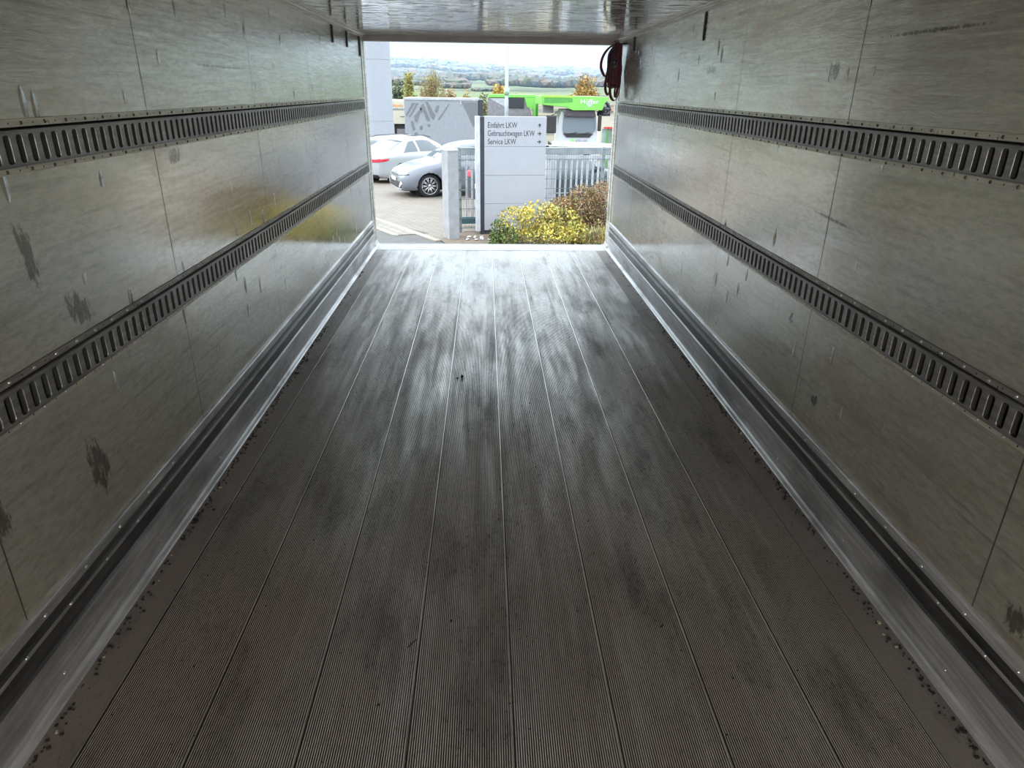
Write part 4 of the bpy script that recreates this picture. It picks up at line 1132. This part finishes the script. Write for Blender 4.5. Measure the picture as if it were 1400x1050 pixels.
# ---------------------------------------------------------------- trucks in the lower yard
M_tarp = simple('silver_tarpaulin', (0.235, 0.245, 0.27), 0.55, var=0.05)
M_tarpd = simple('tarpaulin_print', (0.135, 0.14, 0.15), 0.6, var=0.05)
M_green = simple('bright_green_paint', (0.17, 0.46, 0.08), 0.4, var=0.06)
M_greend = simple('mid_green_paint', (0.07, 0.27, 0.05), 0.45)
M_cream = simple('cream_panel', (0.46, 0.42, 0.34), 0.5, var=0.04)
M_bodyg = simple('grey_plastic_panel', (0.20, 0.19, 0.20), 0.5)
def simple_wheel(parent, x, y, r, axis='x'):
    m = MB(); n = 24
    m.tube([(x-0.14, y, r), (x+0.14, y, r)], r, n); o = m.build('wheel', M_tyre, parent, True)
    m = MB(); m.tube([(x-0.145, y, r), (x+0.145, y, r)], r*0.5, 16); m.build('rim', M_rim, o, True)
# tarpaulin trailer: seen side-on, box x -4.45..-0.42
gT = gz(40)
r = empty('tarpaulin_trailer', (-2.43, 40, gT), 0, 'silver-grey tarpaulin trailer printed with large slanted letters', 'trailer')
x0, x1 = -4.45+2.43, -0.45+2.43; zt = 1.10-gT; zb = 1.15
mb = MB(); mb.box((x0, 0, zb), (x1, 2.5, zt-0.12)); mb.build('tarpaulin', M_tarp, r, bevel=0.02)
mb = MB(); mb.box((x0-0.02, -0.03, zt-0.12), (x1+0.02, 2.53, zt)); mb.build('roof_rail', M_white, r, bevel=0.01)
mb = MB(); mb.box((x1+0.02, -0.02, 0.9), (x1+0.27, 2.52, zt-0.05)); mb.build('rear_frame', M_sdark, r, bevel=0.02)
mb = MB(); mb.box((x0, 0.1, 0.9), (x1, 2.4, zb)); mb.build('chassis', M_blackp, r)
for x in (x0+0.8, x0+2.0, x1-0.5): 
    m = MB(); m.tube([(x, 0.1, 0.5), (x, 0.4, 0.5)], 0.5, 20); m.build('wheel', M_tyre, r, True)
def poly(mb, pts, y, th=0.012):
    n = len(pts)
    mb.add([(a, y, b) for a, b in pts] + [(a, y+th, b) for a, b in pts], [tuple(range(n))] + [(i, (i+1) % n, n+(i+1) % n, n+i) for i in range(n)])
W_ = x1-x0; Ht = zt-0.12-zb
def tp(u, v):   # u,v: pixel-like fractions across the tarpaulin seen in the photo
    return (x0 + u*W_, zt-0.12 - v*1.85)
letters = [[(0.02, 0.40), (0.11, 0.08), (0.15, 0.08), (0.03, 0.46)], [(0.06, 0.46), (0.17, 0.08), (0.20, 0.08), (0.08, 0.46)],
           [(0.13, 0.44), (0.22, 0.22), (0.24, 0.22), (0.17, 0.60), (0.14, 0.60)], [(0.21, 0.20), (0.26, 0.08), (0.35, 0.56), (0.30, 0.56), (0.255, 0.30), (0.235, 0.36)],
           [(0.29, 0.04), (0.32, 0.04), (0.42, 0.42), (0.39, 0.54), (0.35, 0.44)], [(0.41, 0.30), (0.44, 0.14), (0.455, 0.14), (0.43, 0.34)], [(0.44, 0.34), (0.46, 0.14), (0.475, 0.14), (0.455, 0.32)],
           [(0.45, 0.52), (0.60, 0.10), (0.615, 0.10), (0.47, 0.54)], [(0.08, 0.60), (0.11, 0.56), (0.14, 0.80), (0.11, 0.84)], [(0.20, 0.72), (0.24, 0.70), (0.24, 0.80), (0.20, 0.80)], [(0.31, 0.66), (0.35, 0.66), (0.34, 0.72), (0.31, 0.72)], [(0.12, 0.92), (0.16, 0.88), (0.18, 0.96), (0.13, 0.98)],
           [(0.78, 0.04), (0.995, 0.04), (0.995, 0.62), (0.93, 0.72), (0.87, 0.42)]]
for L_ in letters:
    mb = MB(); poly(mb, [tp(u, v) for u, v in L_], -0.014); mb.build('printed_stroke', M_tarpd, r)
mb = MB(); a = tp(0.765, 0.02); mb.box((a[0]-0.04, -0.03, a[1]-0.16), (a[0]+0.04, 0, a[1]+0.02)); mb.build('corner_bracket', M_white, r)

# cream box truck
gB = gz(44)
r = empty('box_truck', (-5.4, 44, gB), 0, 'cream-white box truck partly hidden behind the white column', 'truck')
mb = MB(); mb.box((-0.95, 0, -0.42-gB), (0.66, 5, 0.88-gB)); mb.build('box_body', M_cream, r, bevel=0.02)
mb = MB(); mb.box((-0.95, 0.3, 1.0), (0.60, 4.8, -0.46-gB)); mb.build('underframe', M_blackp, r, bevel=0.02)
mb = MB(); mb.box((-0.22, -0.02, 0.7), (-0.12, 0.03, -0.42-gB)); mb.box((0.55, -0.02, 0.7), (0.63, 0.03, -0.42-gB)); mb.build('rear_stanchion', M_white, r)
mb = MB(); mb.box((0.0, 0.2, -1.15-gB), (0.5, 0.29, -0.7-gB)); mb.build('equipment_box', M_bodyg, r)
M_or = simple('orange_print', (0.55, 0.22, 0.04), 0.5); M_gy = simple('grey_print', (0.12, 0.13, 0.15), 0.5)
for k, (z, m_, n_) in enumerate(((0.60, M_or, 6), (0.40, M_gy, 7))):
    mb = MB(); rr = random.Random(k)
    for i in range(n_):
        xx = -0.15 + i*0.105
        mb.box((xx, -0.012, z-0.05-gB), (xx+0.07, 0.0, z+0.05*rr.uniform(0.6, 1.4)-gB))
    mb.build('printed_lines', m_, r)
mb = MB(); mb.box((0.25, -0.012, -0.03-gB), (0.55, 0.0, 0.02-gB)); mb.build('small_print', M_gy, r)
for s_ in (-0.7, 0.5):
    m = MB(); m.tube([(s_-0.12, 1.2, 0.5), (s_+0.12, 1.2, 0.5)], 0.5, 20); m.build('wheel', M_tyre, r, True)

# green loading wagon
r = empty('loading_wagon', (1.5, 44.2, gz(40.5)), 0, 'loading wagon with bright green frame and grey side panel behind the sign', 'trailer')
g_ = gz(40.5)
def XZ(x, z): return (x-1.5, z-g_)
mb = MB(); mb.prism([XZ(0.15, 1.12), XZ(2.95, 1.14), XZ(2.95, 1.30), XZ(0.15, 1.30)], 1, 0, 2.3); mb.build('top_frame', M_green, r, fix=True, bevel=0.02)
mb = MB(); mb.prism([XZ(0.08, -0.7), XZ(3.0, -0.7), XZ(2.7, 0.35), XZ(2.35, 1.11), XZ(0.10, 1.11)], 1, 0.05, 2.2); mb.build('side_panel', M_bodyg, r, fix=True)
mb = MB(); poly(mb, [XZ(0.15, 1.08), XZ(1.15, 1.08), XZ(1.15, 0.58)], 0.03); mb.build('white_stripe', M_white, r)
mb = MB(); poly(mb, [XZ(2.30, 1.12), XZ(2.98, 1.14), XZ(2.98, 0.0), XZ(2.86, 0.0), XZ(2.80, 0.5), XZ(2.45, 0.62)], 0.0, 0.3); mb.build('end_frame', M_green, r)
mb = MB(); poly(mb, [XZ(2.80, 0.5), XZ(3.15, 0.9), XZ(3.15, 0.1), XZ(2.86, 0.0)], 0.31, 0.3); mb.build('end_plate', M_greend, r)
mb = MB(); mb.box((*XZ(1.19, 0)[:1], -0.02, 0.56-g_), (2.27-1.5, 0.05, 1.11-g_)); 
for k in range(5): mb.box((1.22-1.5, -0.035, 0.60+k*0.10-g_), (2.24-1.5, -0.02, 0.63+k*0.10-g_))
mb.build('ventilation_grille', M_sdark, r)
mb = MB(); mb.box((-1.4, 0.2, 0.6), (1.4, 2.1, 1.0)); mb.build('chassis', M_blackp, r)
for x in (-0.9, 0.6):
    m = MB(); m.tube([(x, 0.1, 0.55), (x, 0.5, 0.55)], 0.55, 20); m.build('wheel', M_tyre, r, True)

# green and white tipper truck facing the camera
gK = gz(38)
YK = 38.0
r = empty('tipper_truck', (4.75, YK, gK), 0, 'white tipper truck with a bright green tipping body over its cab', 'truck')
def K(x, z): return (x-4.75, z-gK)
mb = MB(); mb.prism([K(3.75, -1.9), K(5.82, -1.9), K(5.82, -0.55), K(5.74, 0.30), K(5.64, 0.66), K(3.90, 0.66), K(3.80, 0.30), K(3.72, -0.5)], 1, 0.0, 1.8)
mb.build('cab', simple('cab_white_paint', (0.46, 0.47, 0.50), 0.3, var=0.02), r, fix=True, bevel=0.06)
mb = MB(); mb.prism([K(4.03, -0.50), K(5.55, -0.50), K(5.70, -0.30), K(5.66, 0.27), K(4.00, 0.29), K(3.98, -0.30)], 1, -0.06, -0.005); mb.build('windscreen', paint('cab_glass', (0.15, 0.175, 0.20), 0.1), r, fix=True, bevel=0.01)
mb = MB(); mb.prism([K(4.00, 0.33), K(5.66, 0.31), K(5.60, 0.62), K(4.10, 0.62)], 1, -0.22, -0.0); mb.build('sun_visor', simple('visor_dark', (0.06, 0.045, 0.06), 0.4), r, fix=True, bevel=0.03)
mb = MB(); mb.prism([K(4.20, -0.70), K(5.42, -0.70), K(5.60, -0.52), K(4.02, -0.52)], 1, -0.05, 0.0); mb.build('scuttle_panel', M_blackp, r, fix=True)
for (a, b) in ((4.20, 4.75), (4.85, 5.40)):
    mb = MB(); mb.tube([(a-4.75, -0.09, -0.55-gK), (b-4.75, -0.09, -0.44-gK)], 0.015, 6); mb.build('wiper', M_blackp, r)
mb = MB(); mb.box((4.1-4.75, -0.03, -1.75-gK), (5.5-4.75, 0.0, -1.15-gK)); mb.build('grille', M_blackp, r, bevel=0.01)
mb = MB(); mb.box((3.72-4.75, -0.08, -2.25-gK), (5.84-4.75, 0.3, -1.85-gK)); mb.build('bumper', M_gal, r, bevel=0.03)
for (x, w, z0, z1) in ((3.08, 0.55, -0.50, 0.36), (5.80, 0.18, -0.38, 0.42)):
    mb = MB(); mb.box((x-4.75-0.05*0, -0.25, z0-gK), (x-4.75+w, 0.0, z1-gK)); mb.build('wing_mirror', M_blackp, r, bevel=0.05)
    mb = MB(); mb.tube([(x-4.75+w/2, -0.1, z1-gK), (x-4.75+w/2+(0.3 if x < 4 else -0.1), 0.0, z1+0.12-gK)], 0.02, 6); mb.build('mirror_arm', M_blackp, r)
mb = MB(); mb.prism([K(2.80, 1.33), K(6.28, 1.28), K(6.05, 0.92), K(5.96, 0.64), K(4.45, 0.62), K(4.05, 0.78), K(2.90, 0.86)], 1, -0.35, 0.05)
mb.box((2.9-4.75, 0.05, 0.86-gK), (6.1-4.75, 5.5, 1.28-gK)); mb.build('tipping_body', M_green, r, fix=True, bevel=0.02)
mb = MB(); poly(mb, [K(2.95, 1.20), K(4.40, 1.20), K(4.40, 1.02), K(3.75, 0.98), K(2.95, 0.98)], -0.365, 0.01); mb.build('body_recess', M_greend, r)
mb = MB(); poly(mb, [K(2.82, 1.325), K(4.4, 1.31), K(4.4, 1.22), K(2.85, 1.24)], -0.375, 0.02); mb.build('body_rim', simple('lime_rim', (0.30, 0.55, 0.06), 0.4), r)
text_mesh('body_lettering', 'Hüffer', 0.92, 0.30, 0.004, simple('white_lettering', (0.7, 0.75, 0.8), 0.5, var=0.02), r, (4.83-4.75, -0.36, 0.95-gK))
mb = MB(); poly(mb, [K(5.12, 0.92), K(5.46, 0.92), K(5.29, 0.80)], -0.362, 0.006); mb.build('body_emblem', simple('pale_blue_emblem', (0.45, 0.6, 0.7), 0.5), r)
text_mesh('cab_lettering', 'KRUSE', 0.62, 0.17, 0.003, simple('grey_lettering', (0.22, 0.23, 0.26), 0.5), r, (4.70-4.75, -0.012, -0.92-gK))
mb = MB(); mb.box((4.40-4.75, -0.012, -0.92-gK), (4.64-4.75, 0, -0.78-gK)); mb.build('cab_emblem', simple('light_green_emblem', (0.25, 0.55, 0.2), 0.5), r, bevel=0.003)
mb = MB()
rr = random.Random(3)
mb.tube([(5.85-4.75, 0.1, 0.62-gK), (6.0-4.75, 0.0, 0.9-gK), (6.12-4.75, 0.05, 1.05-gK), (6.3-4.75, 0.1, 0.95-gK), (6.42-4.75, 0.1, 0.6-gK)], 0.10, 8)
mb.tube([(5.95-4.75, 0.0, 0.55-gK), (6.15-4.75, -0.05, 0.72-gK), (6.35-4.75, 0.0, 0.66-gK)], 0.11, 8)
mb.box((5.80-4.75, 0.0, 0.36-gK), (6.45-4.75, 0.4, 0.58-gK)); mb.build('hydraulic_unit', M_sdark, r, True)
mb = MB(); mb.tube([(3.55-4.75, 0.1, 0.5-gK), (3.9-4.75, 0.0, 0.62-gK), (4.1-4.75, -0.15, 0.5-gK), (4.3-4.75, -0.2, 0.40-gK)], 0.035, 6); mb.box((2.95-4.75, 0.3, 0.46-gK), (3.5-4.75, 0.9, 0.85-gK)); mb.build('air_intake', M_bodyg, r)
mb = MB(); mb.box((-0.9, 0.8, 0.6), (0.9, 7.0, 1.0)); mb.build('chassis', M_blackp, r)
for x in (-0.9, 0.95):
    for y in (0.9, 4.8): simple_wheel(r, x, y, 0.5)

# red steel frame, pale shed
r = empty('red_frame', (5.62, 33, gz(33)), 0, 'red steel frame standing right of the tipper truck, by the box edge', 'frame')
q = gz(33)
mb = MB(); mb.box((0.12, -0.05, 0), (0.24, 0.05, 0.06-q)); mb.build('upright', simple('red_paint', (0.50, 0.02, 0.03), 0.4), r)
mb = MB(); mb.box((-0.28, -0.05, -0.01-q), (0.12, 0.05, 0.06-q)); mb.build('top_bar', simple('red_paint_bar', (0.50, 0.02, 0.03), 0.4), r)
mb = MB(); mb.box((-0.10, 0.02, 0), (-0.05, 0.06, 0.02-q)); mb.build('green_upright', M_greend, r)
mb = MB(); mb.box((-0.34, 0.08, 0.0), (0.12, 0.10, -0.02-q)); mb.build('back_panel', simple('pale_green_panel', (0.20, 0.27, 0.24), 0.5), r)
r = empty('pale_shed', (8.2, 52, -2.9), 0, 'pale low building beyond the tipper truck, right end', 'building')
mb = MB(); mb.box((0, 0, 0), (6, 5, 3.15)); mb.build('walls', M_cream, r)
mb = MB(); mb.prism([(-0.2, 3.15), (5.2, 3.15), (5.2, 3.25), (-0.2, 3.45)], 0, -0.2, 6.2); mb.build('roof', simple('salmon_roof', (0.40, 0.24, 0.18), 0.6), r, fix=True)
# nameplate box / parcel-like white van roof seen over the fence left of the sign
